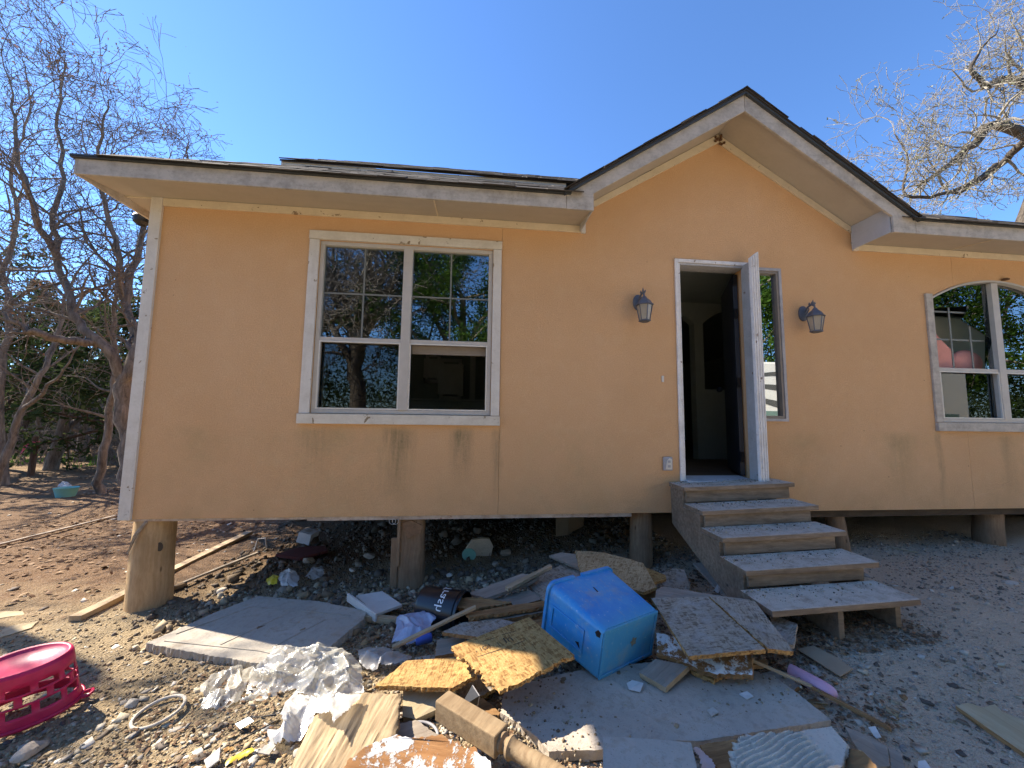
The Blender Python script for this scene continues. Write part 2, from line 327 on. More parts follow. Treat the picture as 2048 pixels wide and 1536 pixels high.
M = dict(
 stucco=m_stucco(),
 trim=m_paint('trim_paint', (.66,.62,.53), (.40,.35,.27), .5, 1, 0, (.24,.18,.11)),
 trimv=m_paint('trim_paint_upright', (.66,.63,.57), (.42,.38,.32), .45, 1, 2, (.24,.18,.11)),
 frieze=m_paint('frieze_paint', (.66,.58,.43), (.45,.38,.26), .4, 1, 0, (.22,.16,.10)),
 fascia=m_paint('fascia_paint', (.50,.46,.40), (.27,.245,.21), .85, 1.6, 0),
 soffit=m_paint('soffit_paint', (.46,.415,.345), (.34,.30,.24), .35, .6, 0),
 boxend=m_paint('eave_box_paint', (.46,.47,.48), (.34,.34,.34), .4, 1, 1),
 casing=m_paint('casing_paint', (.78,.77,.75), (.50,.47,.43), .55, 1.5, 2, (.28,.22,.17)),
 jamb=m_paint('jamb_paint', (.46,.46,.46), (.28,.27,.25), .6, 1, 2, (.2,.15,.1)),
 sill=m_paint('threshold_metal', (.52,.53,.54), (.3,.3,.3), .6, 1.5, 0, None, .45),
 vinyl=m_plain('window_vinyl', (.50,.47,.42), .5, .12),
 vinylw=m_plain('sash_line', (.66,.64,.58), .5, .1),
 bronze=m_plain('sidelight_frame', (.24,.21,.18), .5, .15),
 grid=m_plain('grid_bar', (.19,.20,.18), .5, .1),
 glass=m_glass('window_glass', .17), glass_low=m_glass('screened_glass', .015, (.42,.42,.40)),
 glass_side=m_glass('sidelight_glass', .45, (.4,.45,.43)),
 screen=m_plain('insect_screen', (.03,.03,.03), .8, .1),
 shingle=m_island('shingle', [(.04,.037,.035), (.065,.06,.056), (.024,.023,.023), (.12,.108,.095), (.05,.043,.036)], .95, 90, .3),
 drip=m_plain('drip_edge', (.05,.055,.058), .5, .2),
 drywall=m_plain('interior_wall', (.40,.44,.40), .9, .1), cabinet=m_plain('cabinet_paint', (.66,.66,.62), .5, .1),
 floor=m_wood('interior_floor', (.16,.10,.06), (.24,.15,.09)),
 doorleaf=m_plain('door_paint', (.016,.017,.024), .45, .2), blackmetal=m_plain('black_metal', (.02,.02,.022), .45, .2, metal=.3),
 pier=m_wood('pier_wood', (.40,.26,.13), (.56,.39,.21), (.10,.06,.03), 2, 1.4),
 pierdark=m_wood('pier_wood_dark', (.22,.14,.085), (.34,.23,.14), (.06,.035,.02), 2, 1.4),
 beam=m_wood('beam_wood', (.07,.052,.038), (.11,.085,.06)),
 sillwood=m_paint('sill_board', (.55,.46,.38), (.26,.17,.11), .9, 2, 0, (.30,.13,.07)),
 step=m_wood('step_wood', (.17,.125,.085), (.33,.255,.18), (.05,.04,.03), 0, 1., (.74,.65,.53)),
 lumber=m_wood('lumber', (.40,.29,.17), (.55,.43,.28), axis=0), lumberlight=m_wood('pale_lumber', (.40,.31,.18), (.54,.44,.28), axis=0, contrast=.5),
 lumbergrey=m_wood('grey_lumber', (.27,.22,.17), (.42,.36,.285), axis=0), rotten=m_wood('rotten_wood', (.20,.105,.045), (.42,.25,.11), (.04,.02,.01), 0, 1.5),
 post=m_wood('post_wood', (.20,.135,.075), (.33,.24,.14), axis=0), splitwood=m_wood('split_wood', (.27,.19,.105), (.47,.36,.225), (.11,.065,.035), 0, .8, knots=False, bump=1),
 osb=m_osb('osb_yellow', (.40,.245,.085), (.52,.345,.14), (.22,.115,.04)), osbtan=m_osb('osb_tan', (.42,.29,.15), (.53,.39,.22), (.24,.15,.07)),
 osbgrey=m_osb('osb_grey', (.33,.27,.20), (.44,.375,.29), (.17,.125,.085), .5), osbedge=m_osb('osb_edge', (.45,.25,.09), (.62,.38,.14), (.17,.085,.03)),
 concrete=m_concrete('concrete', (.38,.325,.26), (.55,.48,.395), 1., .95, (.33,.25,.165)), concretew=m_concrete('slab_pale', (.42,.385,.325), (.55,.50,.425), 1., .95, (.36,.28,.19)), slab=m_concrete('stamped_slab', (.36,.325,.27), (.49,.445,.375), .8, .95, (.30,.23,.15)),
 mortar=m_concrete('mortar', (.56,.50,.41), (.70,.63,.52), 1.), board_white=m_paint('white_board', (.66,.63,.58), (.4,.36,.31), .4, 1, 0),
 peeled=None, film=m_film('plastic_sheet', (.78,.76,.68), .66, .45, .18), filmw=m_film('white_bag', (.82,.82,.80), .82, .38, .2), filmgrey=m_film('clear_sheet', (.62,.60,.56), .6, .3), filmblue=m_film('blue_bag', (.52,.58,.82), .85, .35), filmpink=m_film('pink_bag', (.80,.70,.72), .8, .35),
 tub=None, bucket=m_plain('bucket_black', (.012,.013,.016), .28, .3, spec=.5), white=m_plain('white_print', (.82,.82,.82), .6, .05), ink=m_plain('black_print', (.06,.045,.03), .9, .05),
 basket=m_plain('pink_plastic', (.60,.02,.10), .42, .3, 14, spec=.4), pinktube=m_plain('pink_tube', (.62,.36,.47), .45, .15), cardboard=m_plain('cardboard', (.40,.29,.185), .9, .15), carddark=m_plain('brown_cardboard', (.24,.14,.06), .9, .2),
 yellow=m_plain('yellow_wrapper', (.80,.62,.05), .4, .3), redcloth=m_plain('red_cloth', (.13,.035,.03), .95, .2), teal=m_plain('teal_plastic', (.22,.55,.52), .5, .1), blueplastic=m_plain('blue_plastic', (.05,.12,.5), .4, .2),
 lantern=m_plain('lantern_metal', (.13,.14,.165), .55, .3, metal=.2), lens=m_film('lantern_glass', (.62,.56,.45), .75, .5, .2), grey=m_plain('grey_plastic', (.42,.41,.42), .5, .3), nest=m_plain('mud_nest', (.17,.09,.045), .98, .5, 30),
 rock=m_island('rock_grey', [(.33,.28,.22), (.44,.385,.31), (.25,.21,.165), (.54,.48,.39), (.38,.29,.20), (.17,.14,.11)]), rocktan=m_island('rock_tan', [(.40,.31,.19), (.50,.41,.27), (.30,.22,.13), (.56,.49,.36), (.22,.16,.10), (.15,.11,.07)]),
 shards=m_island('shards', [(.33,.30,.26), (.52,.47,.38), (.22,.17,.12), (.66,.61,.52), (.44,.34,.20), (.12,.10,.085), (.58,.50,.36)]), litter=m_island('leaf_litter', [(.17,.095,.05), (.25,.15,.08), (.11,.065,.04), (.32,.21,.12)]),
 rockshade=m_island('rock_shaded', [(.17,.14,.11), (.25,.21,.165), (.12,.10,.08), (.31,.265,.21), (.20,.15,.10)]), rockbrown=m_concrete('brown_rock', (.22,.145,.085), (.36,.25,.15), 2.2), ground=m_ground(),  # rubble rock tones darkened to paint in the shade under the house
 bark=m_bark('bark_mesquite', (.10,.082,.066), (.31,.26,.205)), barkred=m_bark('bark_cedar', (.07,.045,.032), (.15,.105,.075)), twig=m_bark('twig_brown', (.13,.108,.095), (.27,.23,.20), 2), barkpale=m_bark('bark_oak', (.04,.034,.028), (.12,.10,.08)), twigpale=m_bark('twig_pale', (.20,.18,.145), (.40,.37,.31), 3),
 juniper=m_leaf('juniper_leaf', [(.03,.05,.02), (.065,.095,.035), (.045,.07,.028), (.10,.125,.05)]), evergreen=m_leaf('evergreen_leaf', [(.03,.07,.012), (.07,.13,.02), (.045,.095,.018), (.10,.17,.03)], .35), redleaf=m_leaf('dead_leaf', [(.16,.075,.04), (.25,.13,.07), (.12,.06,.035)]), grass=m_leaf('grass', [(.10,.24,.03), (.17,.34,.05), (.08,.18,.03)]), moss=m_leaf('ball_moss', [(.22,.23,.13), (.33,.33,.2), (.16,.17,.10)]),
 ribbon=m_plain('pink_ribbon', (.8,.12,.2), .6, .1), cream=m_plain('camper_cream', (.80,.76,.66), .3, .06, spec=.5), swoosh=m_plain('camper_stripe', (.10,.095,.08), .4, .1), campergreen=m_plain('camper_green', (.17,.25,.20), .3, .1), blush=m_plain('pink_quilt', (.80,.38,.33), .9, .12), tyre=m_plain('tyre_rubber', (.03,.03,.03), .8, .1), padgrey=m_plain('grey_pad', (.42,.46,.43), .8, .1),
)
def m_peel():
    t = NT('peeled_board'); o = t.co(); g = t.noise(t.co((.1, 1, 1)), 40, 6, .7); n = t.noise(o, 6, 7, .75, .6); n2 = t.noise(o, 24, 6, .75, .5)
    col = t.mix(t.map(g, .35, .65), (.23,.105,.038), (.36,.19,.08))
    k = t.map(t.math('ADD', t.math('MULTIPLY', n, .6), t.math('MULTIPLY', n2, .4)), .49, .53)
    col = t.mix(k, col, (.78,.77,.74)); col = t.mix(t.map(n2, .62, .7, 0, .7), col, (.14,.09,.05))
    return t.done(t.bsdf(col, .9, t.bump(t.math('ADD', g, t.math('MULTIPLY', k, .8)), .7, .008), .2))
M['peeled'] = m_peel()
def m_tub():
    t = NT('tub_blue'); o = t.co(); n = t.noise(o, 5, 6, .7); s = t.noise(t.co((6, 1, 1), (.3, .2, .6)), 14, 5, .7)
    col = t.mix(t.map(n, .38, .72), (.018,.25,.64), (.07,.36,.68))
    col = t.mix(t.map(s, .55, .75, 0, .5), col, (.25,.42,.50)); col = t.mix(t.math('MULTIPLY', t.map(t.sep(o)[1], .10, .0), .5), col, (.10,.36,.50)); col = t.mix(t.map(t.noise(o, 7, 5, .7), .52, .72, 0, .45), col, (.40,.37,.31)); col = t.mix(t.map(t.noise(o, 40, 4, .8), .62, .72, 0, .8), col, (.60,.66,.70))
    return t.done(t.bsdf(col, .36, t.bump(s, .12, .003), .5))
M['tub'] = m_tub()

# ------------------------------------------------------------------ ground and yard
def axis(a, b, fine, lo, hi, coarse):
    q = list(np.arange(a, b, fine)); x = b; s = fine
    while x < hi: q.append(x); s = min(s*1.18, coarse); x += s
    q.append(hi); x = a; s = fine; l = []
    while x > lo: s = min(s*1.18, coarse); x -= s; l.append(max(x, lo))
    return np.array(l[::-1] + q)
gx = axis(-5, 6.5, .045, -400, 400, 30); gy = axis(-3.2, 3.4, .045, -400, 400, 30)
X, Y = np.meshgrid(gx, gy); Z = ground_z(X, Y); nx, ny = len(gx), len(gy)
idx = np.arange(nx*ny).reshape(ny, nx)
F = np.stack([idx[:-1, :-1], idx[:-1, 1:], idx[1:, 1:], idx[1:, :-1]], -1).reshape(-1, 4)
kind(put('ground', np_mesh('ground', np.stack([X, Y, Z], -1).reshape(-1, 3), F, M['ground'], True)), 'structure')

# scatter: many small stones, chips and leaves nobody could count
CUB_V = np.array([(x, y, z) for x in (-1, 1) for y in (-1, 1) for z in (-1, 1)])*.72; CUB_F = np.array([(0, 1, 3, 2), (4, 6, 7, 5), (0, 4, 5, 1), (2, 3, 7, 6), (0, 2, 6, 4), (1, 5, 7, 3)])
def rot_np(rs, n, flat=False):
    a = rs.uniform(0, 2*np.pi, n); c, s = np.cos(a), np.sin(a); Rz = np.zeros((n, 3, 3)); Rz[:, 0, 0] = c; Rz[:, 0, 1] = -s; Rz[:, 1, 0] = s; Rz[:, 1, 1] = c; Rz[:, 2, 2] = 1
    b = rs.normal(0, .35 if flat else 1.2, n); c, s = np.cos(b), np.sin(b); Rx = np.zeros((n, 3, 3)); Rx[:, 0, 0] = 1; Rx[:, 1, 1] = c; Rx[:, 1, 2] = -s; Rx[:, 2, 1] = s; Rx[:, 2, 2] = c
    d = rs.uniform(0, 2*np.pi, n); c, s = np.cos(d), np.sin(d); R2 = Rz.copy(); R2[:, 0, 0] = c; R2[:, 0, 1] = -s; R2[:, 1, 0] = s; R2[:, 1, 1] = c
    return Rz @ Rx @ R2
def stones(name, mat, seed, xy, size, flat=1., sink=.2, jit=.22):
    rs = np.random.RandomState(seed); n = len(xy)
    V = CUB_V[None]*(1 + rs.uniform(-jit-.1, jit+.1, (n, 8, 3)))*(size[:, None, None]*rs.uniform(.6, 1.15, (n, 1, 3))*np.array([1, 1, flat]))
    V = np.einsum('nij,nkj->nki', rot_np(rs, n, flat < .6), V)
    z = ground_z(xy[:, 0], xy[:, 1]) + size*flat*(.5-sink)
    V += np.concatenate([xy, z[:, None]], 1)[:, None, :]
    F = (CUB_F[None] + (np.arange(n)*8)[:, None, None]).reshape(-1, 4)
    return kind(put(name, np_mesh(name, V.reshape(-1, 3), F, mat)), 'stuff')
rs = np.random.RandomState(1)
def region(n, x0, x1, y0, y1, dens=None):
    q = np.stack([rs.uniform(x0, x1, n), rs.uniform(y0, y1, n)], 1)
    if dens is not None: q = q[rs.rand(n) < dens(q[:, 0], q[:, 1])]
    return q
clump = lambda x, y: np.clip(.25 + 2.6*fbm(x*1.3+9, y*1.3, 3) + .3, .05, 1)
q = region(20000, -3.4, .8, -2.0, .1, clump); stones('tan_gravel', M['rocktan'], 2, q, np.exp(rs.normal(-5.3, .6, len(q))).clip(.002, .016), .6, .3, .34)
q = region(24000, .5, 5.6, -2.3, .6, clump); stones('grey_gravel', M['rock'], 3, q, np.exp(rs.normal(-5.3, .55, len(q))).clip(.002, .022), .62, .3, .34)
q = region(6500, -2.5, 2.2, -.35, 3.2, lambda x, y: np.clip(1.3-.35*np.abs(y-.6)-.22*np.abs(x+.2), 0, 1)); stones('rubble', M['rockshade'], 4, q, np.exp(rs.normal(-4.35, .55, len(q))).clip(.005, .075), .75, .2, .34)
q = region(1500, -2.2, 1.0, -.6, .2); stones('tan_rubble', M['rocktan'], 14, q, np.exp(rs.normal(-4.2, .5, len(q))).clip(.006, .05), .7)
q = region(9000, -3.2, .6, -2.0, -.2, lambda x, y: np.clip(.3 - .8*(y+1.0) + .25*(x+1.6), .06, 1)); stones('flat_chips', M['shards'], 5, q, np.exp(rs.normal(-4.65, .6, len(q))).clip(.004, .03), .2, .0, .3)
q = region(3600, .8, 3.6, -2.2, -.5, lambda x, y: np.clip(1.15-.75*np.abs(x-1.5+(y+1.5)*.9), .05, 1)); stones('grey_chips', M['shards'], 6, q, np.exp(rs.normal(-4.75, .55, len(q))).clip(.004, .04), .25, .0, .3)
q = region(1200, -9, -2.4, -1.0, 7, clump); stones('yard_chips', M['shards'], 7, q, np.exp(rs.normal(-3.9, .4, len(q))).clip(.008, .06), .25, .0)
def quads(name, mat, seed, xy, size, parent=None, lift=.01):
    rs2 = np.random.RandomState(seed); n = len(xy); s = size[:, None, None]
    V = np.array([[-1, -.45, 0], [0, -.62, .12], [1, -.1, -.02], [.9, .3, .1], [0, .6, .25], [-.9, .35, 0]])[None]*s
    V = np.einsum('nij,nkj->nki', rot_np(rs2, n, True), V) + np.concatenate([xy, (ground_z(xy[:, 0], xy[:, 1])+lift)[:, None]], 1)[:, None]
    b = (np.arange(n)*6)[:, None, None]
    F = (np.array([[0, 1, 4, 5], [1, 2, 3, 4]])[None] + b).reshape(-1, 4)
    return kind(put(name, np_mesh(name, V.reshape(-1, 3), F, mat)), 'stuff')
q = region(30000, -16, -2.5, -.4, 12, lambda x, y: np.clip(.15 + 3.2*fbm(x*.7, y*.7+3, 3) + .35*(y < 4), .05, 1)); quads('leaf_litter', M['litter'], 8, q, rs.uniform(.012, .036, len(q)))
q = region(1700, 1.35, 2.75, -1.42, -.95); quads('stair_leaf_litter', M['litter'], 9, q, rs.uniform(.006, .017, len(q)))
q = region(6000, -1.6, 2.0, -1.9, .3); quads('pile_leaf_litter', M['litter'], 10, q, rs.uniform(.005, .014, len(q)))
# green grass strip at the wood edge
q = region(2600, -17, -10.5, 9.5, 13.5, lambda x, y: np.clip(4*fbm(x*.6+3, y*.6, 2)+.35, 0, 1)); n = len(q); a = rs.uniform(0, 6.28, n); hh = rs.uniform(.06, .2, n); zz = ground_z(q[:, 0], q[:, 1])
V = np.stack([np.stack([q[:, 0]-.02*np.cos(a), q[:, 1]-.02*np.sin(a), zz], 1), np.stack([q[:, 0]+.02*np.cos(a), q[:, 1]+.02*np.sin(a), zz], 1), np.stack([q[:, 0]+rs.normal(0, .06, n), q[:, 1]+rs.normal(0, .06, n), zz+hh], 1)], 1).reshape(-1, 3)
kind(put('grass', np_mesh('grass', V, np.arange(n*3).reshape(-1, 3), M['grass'])), 'stuff')

# ------------------------------------------------------------------ house
house = thing('house', 'raised single storey house with peach stucco front, open door and gabled grey roof', 'house')
XL, XR, ZB, ZS = -2.74, 7.2, -.828, 1.87        # stucco front: left end, right end, bottom, soffit height
DEPTH = 8.2; PK = 2.44                           # gable centre
ARC = lambda x: 1.56 - .353*(x-5.55)**2          # arched head of the right window
OPEN = [(-1.375, .165, .035, lambda x: 1.575), (1.97, 2.68, -.545, lambda x: 1.555), (2.80, 3.035, .05, lambda x: 1.525), (4.765, 6.335, .035, ARC)]
TOP = lambda x: 2.98 - .62*abs(x-PK) if 1.0 < x < 3.9 else ZS
def wall_cells(x0, x1, mb, y0, y1, openings, top, zb):
    xs = {x0, x1}
    for a, b, _, t in openings:
        for q in ([a, b] if t is not ARC else list(np.linspace(a, b, 25))): xs.add(float(q))
    for q in (1.0, PK, 3.9): xs.add(q)
    xs = sorted(q for q in xs if x0 <= q <= x1)
    for a, b in zip(xs, xs[1:]):
        m = (a+b)/2; e = 1e-6; op = sorted([o for o in openings if o[0]-e < m < o[1]+e], key=lambda o: o[2]); z = (zb, zb)
        for o in op:
            if o[2] > z[0]+1e-4: mb.prism([(a, y0, z[0]), (b, y0, z[1]), (b, y0, o[2]), (a, y0, o[2])], (0, y1-y0, 0))
            z = (o[3](a), o[3](b))
        ta, tb = top(a+1e-5), top(b-1e-5)
        mb.prism([(a, y0, z[0]), (b, y0, z[1]), (b, y0, tb), (a, y0, ta)], (0, y1-y0, 0))
# the front in three stucco panels with hairline joints between them
for a, b in ((XL, .247), (.2495, 5.05), (5.0525, XR)):
    mb = MB(); wall_cells(a, b, mb, 0, .14, [(max(o[0], a), min(o[1], b), o[2], o[3]) for o in OPEN if o[0] < b and o[1] > a], TOP, ZB); mb.build('stucco_panel', M['stucco'], house)
mb = MB(); mb.box(XL, XL+.13, .145, DEPTH, ZB, ZS); mb.build('side_wall', M['stucco'], house)
mb = MB(); mb.box(XR-.14, XR, .145, DEPTH, ZB, ZS); mb.build('side_wall', M['drywall'], house)
mb = MB(); mb.box(XL+.14, -2.0, DEPTH-.14, DEPTH, ZB, ZS); mb.box(-1.0, XR-.15, DEPTH-.14, DEPTH, ZB, ZS)
for a, b in ((-2.0, -1.0),): mb.box(a, b, DEPTH-.14, DEPTH, ZB, .3); mb.box(a, b, DEPTH-.14, DEPTH, 1.5, ZS)
mb.build('rear_wall', M['drywall'], house)
mb = MB(); mb.box(-.6, XR-.16, DEPTH-.1, DEPTH-.04, -1.75, ZB-.002); mb.build('rear_light_block', M['beam'], house)  # unseen panel added to shut out light and darken the crawl space
mb = MB(); mb.box(XR-.12, XR-.06, .6, DEPTH-.11, -1.6, ZB-.002); mb.build('side_light_block', M['beam'], house)  # added out of view, blocks light entering below the floor from the right
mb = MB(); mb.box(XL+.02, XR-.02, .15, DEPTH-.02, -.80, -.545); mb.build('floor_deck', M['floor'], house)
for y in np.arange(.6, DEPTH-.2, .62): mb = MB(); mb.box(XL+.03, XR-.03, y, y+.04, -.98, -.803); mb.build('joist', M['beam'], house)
mb = MB(); mb.box(XL+.14, XR-.14, .145, DEPTH-.15, 1.84, 1.87); mb.build('ceiling', M['drywall'], house)
mb = MB(); mb.box(-1.35, 1.47, .012, .05, -.862, -.831); mb.build('sill_board', M['sillwood'], house)
mb = MB(); mb.box(XL+.03, -1.352, .014, .05, -.85, -.831); mb.build('sill_board', M['sillwood'], house)
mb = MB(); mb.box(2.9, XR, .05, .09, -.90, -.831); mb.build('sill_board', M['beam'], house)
# piers: tapered round logs
def pier(x, y, r, mat, lean=(0, 0), sq=False, top=-.832):
    mb = MB(); g = gz(x, y)-.12; rr = random.Random(int(x*100)); n = 18; k = 9
    ring = [1+rr.uniform(-.05, .05) for _ in range(n)]; V = []
    for i in range(k):
        f = i/(k-1); z = g + (top-g)*f; q = r*(1.10-.12*f)
        for j in range(n):
            a = 2*math.pi*j/n; s = q*ring[j]*(1+.03*math.sin(5*f+j))
            if sq: s *= min(1.25, 1/max(abs(math.cos(a)), abs(math.sin(a))))
            V.append((x+lean[0]*(1-f)+s*math.cos(a), y+lean[1]*(1-f)+s*math.sin(a), z))
    mb.add(V, [(i*n+j, i*n+(j+1) % n, (i+1)*n+(j+1) % n, (i+1)*n+j) for i in range(k-1) for j in range(n)] + [tuple((k-1)*n+j for j in range(n))])
    return mb.build('pier', mat, house, auto=50)
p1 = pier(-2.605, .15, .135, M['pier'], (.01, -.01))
mb = MB(); c0 = Vector((-2.49, .06, -1.06))
mb.add([c0 + Vector((.030*math.cos(a)*1.0+.0, -.012*math.cos(a*.5)**2-.006, .036*math.sin(a))) for a in np.linspace(0, 2*math.pi, 13)[:-1]], [tuple(range(12))])
mb.build('knot', M['ink'], p1)
mb = MB(); mb.tube([(-2.575, .005, -.85), (-2.64, -.004, -.95), (-2.70, .02, -1.10)], [.012, .014, .006], 5); mb.build('split_sliver', M['lumbergrey'], p1)
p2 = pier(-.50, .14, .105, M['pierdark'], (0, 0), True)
mb = MB(); mb.box(-.66, -.60, .03, .07, gz(-.63, .05)-.04, -1.02); mb.build('splint', M['pierdark'], p2, bevel=.004)
mb = MB(); mb.box(-.61, -.585, .01, .06, -1.25, -.86); mb.build('splint', M['pierdark'], p2, bevel=.004)
mb = MB(); mb.prism([(-.585, .028, -.90), (-.50, .022, -.87), (-.40, .022, -.92), (-.42, .022, -.985), (-.52, .02, -1.02)], (0, .012, 0)); mb.build('rust_plate', m_plain('rusty_plate', (.26, .15, .08), .9, .5, 20), p2)
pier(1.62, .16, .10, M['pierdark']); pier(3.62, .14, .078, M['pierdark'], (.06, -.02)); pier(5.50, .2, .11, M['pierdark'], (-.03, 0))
for x in (-2.60, -.5, 1.6, 3.7, 5.7):
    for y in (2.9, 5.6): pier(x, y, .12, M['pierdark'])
# corner board, frieze, soffits, fascia
mb = MB(); mb.box(XL-.03, XL+.06, -.022, .06, ZB-.005, 1.868); mb.build('corner_board', M['trimv'], house, bevel=.003)
mb = MB(); mb.box(XL+.063, 1.0, -.02, 0, 1.795, 1.862); mb.build('frieze_board', M['frieze'], house, bevel=.003)
mb = MB(); mb.box(1.003, 1.045, -.024, 0, 1.79, 2.0); mb.build('frieze_end', M['trimv'], house, bevel=.003)
mb = MB(); mb.box(3.945, XR, -.02, 0, 1.795, 1.862); mb.build('frieze_board', M['frieze'], house, bevel=.003)
mb = MB(); mb.box(3.885, 3.942, -.024, 0, 1.79, 2.04); mb.build('frieze_end', M['trimv'], house, bevel=.003)
def slope(x, z0, k=.62): return z0 - k*abs(x-PK)
for a, b in ((1.0, PK), (PK, 3.88)):
    mb = MB(); mb.prism([(a, -.02, slope(a, 2.845, .60)), (b, -.02, slope(b, 2.845, .60)), (b, -.02, slope(b, 2.935)), (a, -.02, slope(a, 2.935))], (0, .02, 0)); mb.build('rake_board', M['frieze'], house, bevel=.003)
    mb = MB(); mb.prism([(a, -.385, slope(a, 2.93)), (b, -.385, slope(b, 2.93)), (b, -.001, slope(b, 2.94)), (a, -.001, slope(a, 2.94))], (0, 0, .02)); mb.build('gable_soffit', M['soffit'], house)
FY = -.405
for pts in ([(XL-.25, 1.797), (.76, 1.797), (.76, 1.918), (XL-.25, 1.918)],
            [(.763, 1.795), (1.0, 1.795), (1.0, 1.95), (PK-.002, 2.86), (PK-.002, 3.025), (.763, 1.927)],
            [(PK+.002, 2.86), (3.88, 1.95), (3.88, 1.795), (4.117, 1.795), (4.117, 1.927), (PK+.002, 3.025)],
            [(4.12, 1.795), (XR+.28, 1.795), (XR+.28, 1.925), (4.12, 1.925)]):
    mb = MB(); mb.prism([(x, FY, z) for x, z in pts], (0, .02, 0)); mb.build('fascia_board', M['fascia'], house, bevel=.002)
mb = MB(); mb.box(XL-.27, XL-.251, FY, DEPTH+.3, 1.797, 1.918); mb.build('fascia_board', M['fascia'], house, bevel=.002)
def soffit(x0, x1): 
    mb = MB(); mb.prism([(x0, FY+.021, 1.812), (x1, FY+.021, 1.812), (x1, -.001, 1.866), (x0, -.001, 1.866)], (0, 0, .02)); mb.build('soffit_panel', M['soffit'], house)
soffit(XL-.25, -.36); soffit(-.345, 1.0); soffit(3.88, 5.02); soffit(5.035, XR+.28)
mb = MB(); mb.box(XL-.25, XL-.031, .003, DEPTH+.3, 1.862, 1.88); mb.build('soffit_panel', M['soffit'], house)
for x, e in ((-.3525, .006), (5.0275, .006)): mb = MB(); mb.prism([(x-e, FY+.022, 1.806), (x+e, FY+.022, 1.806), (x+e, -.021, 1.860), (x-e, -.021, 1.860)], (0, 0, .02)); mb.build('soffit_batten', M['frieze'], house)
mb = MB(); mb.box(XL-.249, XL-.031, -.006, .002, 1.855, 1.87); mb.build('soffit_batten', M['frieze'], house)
for x in (.985, 3.868): mb = MB(); mb.box(x, x+.012, FY+.022, -.025, 1.80, 2.045); mb.build('eave_box_end', M['boxend'], house)
# roof decks, drip edge, shingles
MS = .69; MAIN = lambda y: 1.928 + MS*(y+.43)
RX0, RX1 = XL-.29, XR+.29; RY = 3.75
roof = MB(); h = RY+.43
YV = (3.045-1.928)/MS-.43                        # where the gable ridge runs into the main roof
roof.add([(RX0, -.43, MAIN(-.43)), (RX1, -.43, MAIN(-.43)), (RX1-h, RY, MAIN(RY)), (RX0+h, RY, MAIN(RY)), (RX0, DEPTH+.43, MAIN(-.43)), (RX1, DEPTH+.43, MAIN(-.43)),
          (.78, -.43, MAIN(-.43)), (PK, YV, MAIN(YV)), (4.10, -.43, MAIN(-.43))],
         [(0, 6, 7, 3), (7, 2, 3), (7, 8, 1, 2), (1, 5, 2), (5, 4, 3, 2), (4, 0, 3)])
ro = roof.build('roof', M['shingle'], house)
for q in ((RX0, .80, -.425, -.3), (4.09, RX1, -.425, -.3), (RX0, RX0+.1, -.29, DEPTH+.4)): mb = MB(); mb.box(*q, 1.9195, 1.944); mb.build('drip_edge', M['drip'], ro)
for sgn in (-1, 1):
    xe = PK + sgn*1.66; k = .655
    mb = MB(); mb.prism([(PK, -.44, 3.055), (xe, -.44, 3.055-k*1.66), (xe, 2.2, 3.055-k*1.66), (PK, 2.2, 3.055)], (0, 0, -.012)); mb.build('gable_roof', M['shingle'], house)
    mb = MB(); mb.prism([(PK, -.43, 3.042), (PK+sgn*1.70, -.43, 3.042-k*1.70), (PK+sgn*1.70, -.43, 3.018-k*1.70), (PK, -.43, 3.018)], (0, .06, 0)); mb.build('drip_edge', M['drip'], ro)
# raised upper part of the roof with a pale edge board
UX0 = -2.05
mb = MB(); u = lambda y: MAIN(y)+.075
mb.prism([(UX0, .55, u(.55)), (1.6, .55, u(.55)), (3.9, 3.2, u(3.2)), (3.9, RY+.3, u(RY+.3)), (UX0, RY+.3, u(RY+.3))], (0, 0, -.02)); up_ = mb.build('upper_roof', M['shingle'], house)
mb = MB(); mb.prism([(UX0+.01, .56, u(.56)-.021), (UX0+.01, RY+.3, u(RY+.3)-.021), (UX0+.01, RY+.3, u(RY+.3)-.12), (UX0+.01, .56, u(.56)-.12)], (.02, 0, 0)); mb.box(UX0+.032, 1.0, .565, .58, u(.56)-.11, u(.56)-.022); mb.build('edge_board', M['trim'], up_)
# shingle tabs: real tabs, far too thin from below to pick apart singly
rr = random.Random(3); sh = MB()
def tabs(o, du, dv, nrm, nu, nv, wu, wv, clip=None):
    for j in range(nv):
        x = -rr.random()*wu
        while x < nu:
            ww = wu*rr.uniform(.5, 1.3); a = max(0, x); b = min(nu, x+ww-.006)
            if b-a > .02 and (clip is None or clip(a, b, j*wv)):
                t = rr.uniform(.004, .013); l = rr.uniform(0, .004)+.004
                sh.obox(o + du*a + dv*(j*wv-rr.uniform(0, .012)) + nrm*l, du*(b-a), dv*wv*1.02, nrm*t)
            x += ww
du, dv = Vector((1, 0, 0)), Vector((0, 1, MS)).normalized(); nrm = du.cross(dv)
tabs(Vector((RX0, -.437, MAIN(-.437))), du, dv, nrm, .92-RX0, 12, .26, .14, lambda a, b, v: a > v*.83+.03)
tabs(Vector((3.98, -.437, MAIN(-.437))), du, dv, nrm, RX1-3.98-1.5, 9, .26, .14)
tabs(Vector((UX0, .54, u(.54))), du, dv, nrm, 1.8-UX0, 26, .26, .14)
for sgn in (-1, 1):
    du2 = Vector((0, 1, 0)); dv2 = Vector((-sgn, 0, .655)).normalized(); n2 = Vector((sgn*.655, 0, 1)).normalized()
    tabs(Vector((PK+sgn*1.70, -.445, 3.058-.655*1.70)), du2, dv2, n2, 2.4, 14, .26, .142)
ob = kind(sh.build('shingles', M['shingle'], ro), 'stuff')
mb = MB()
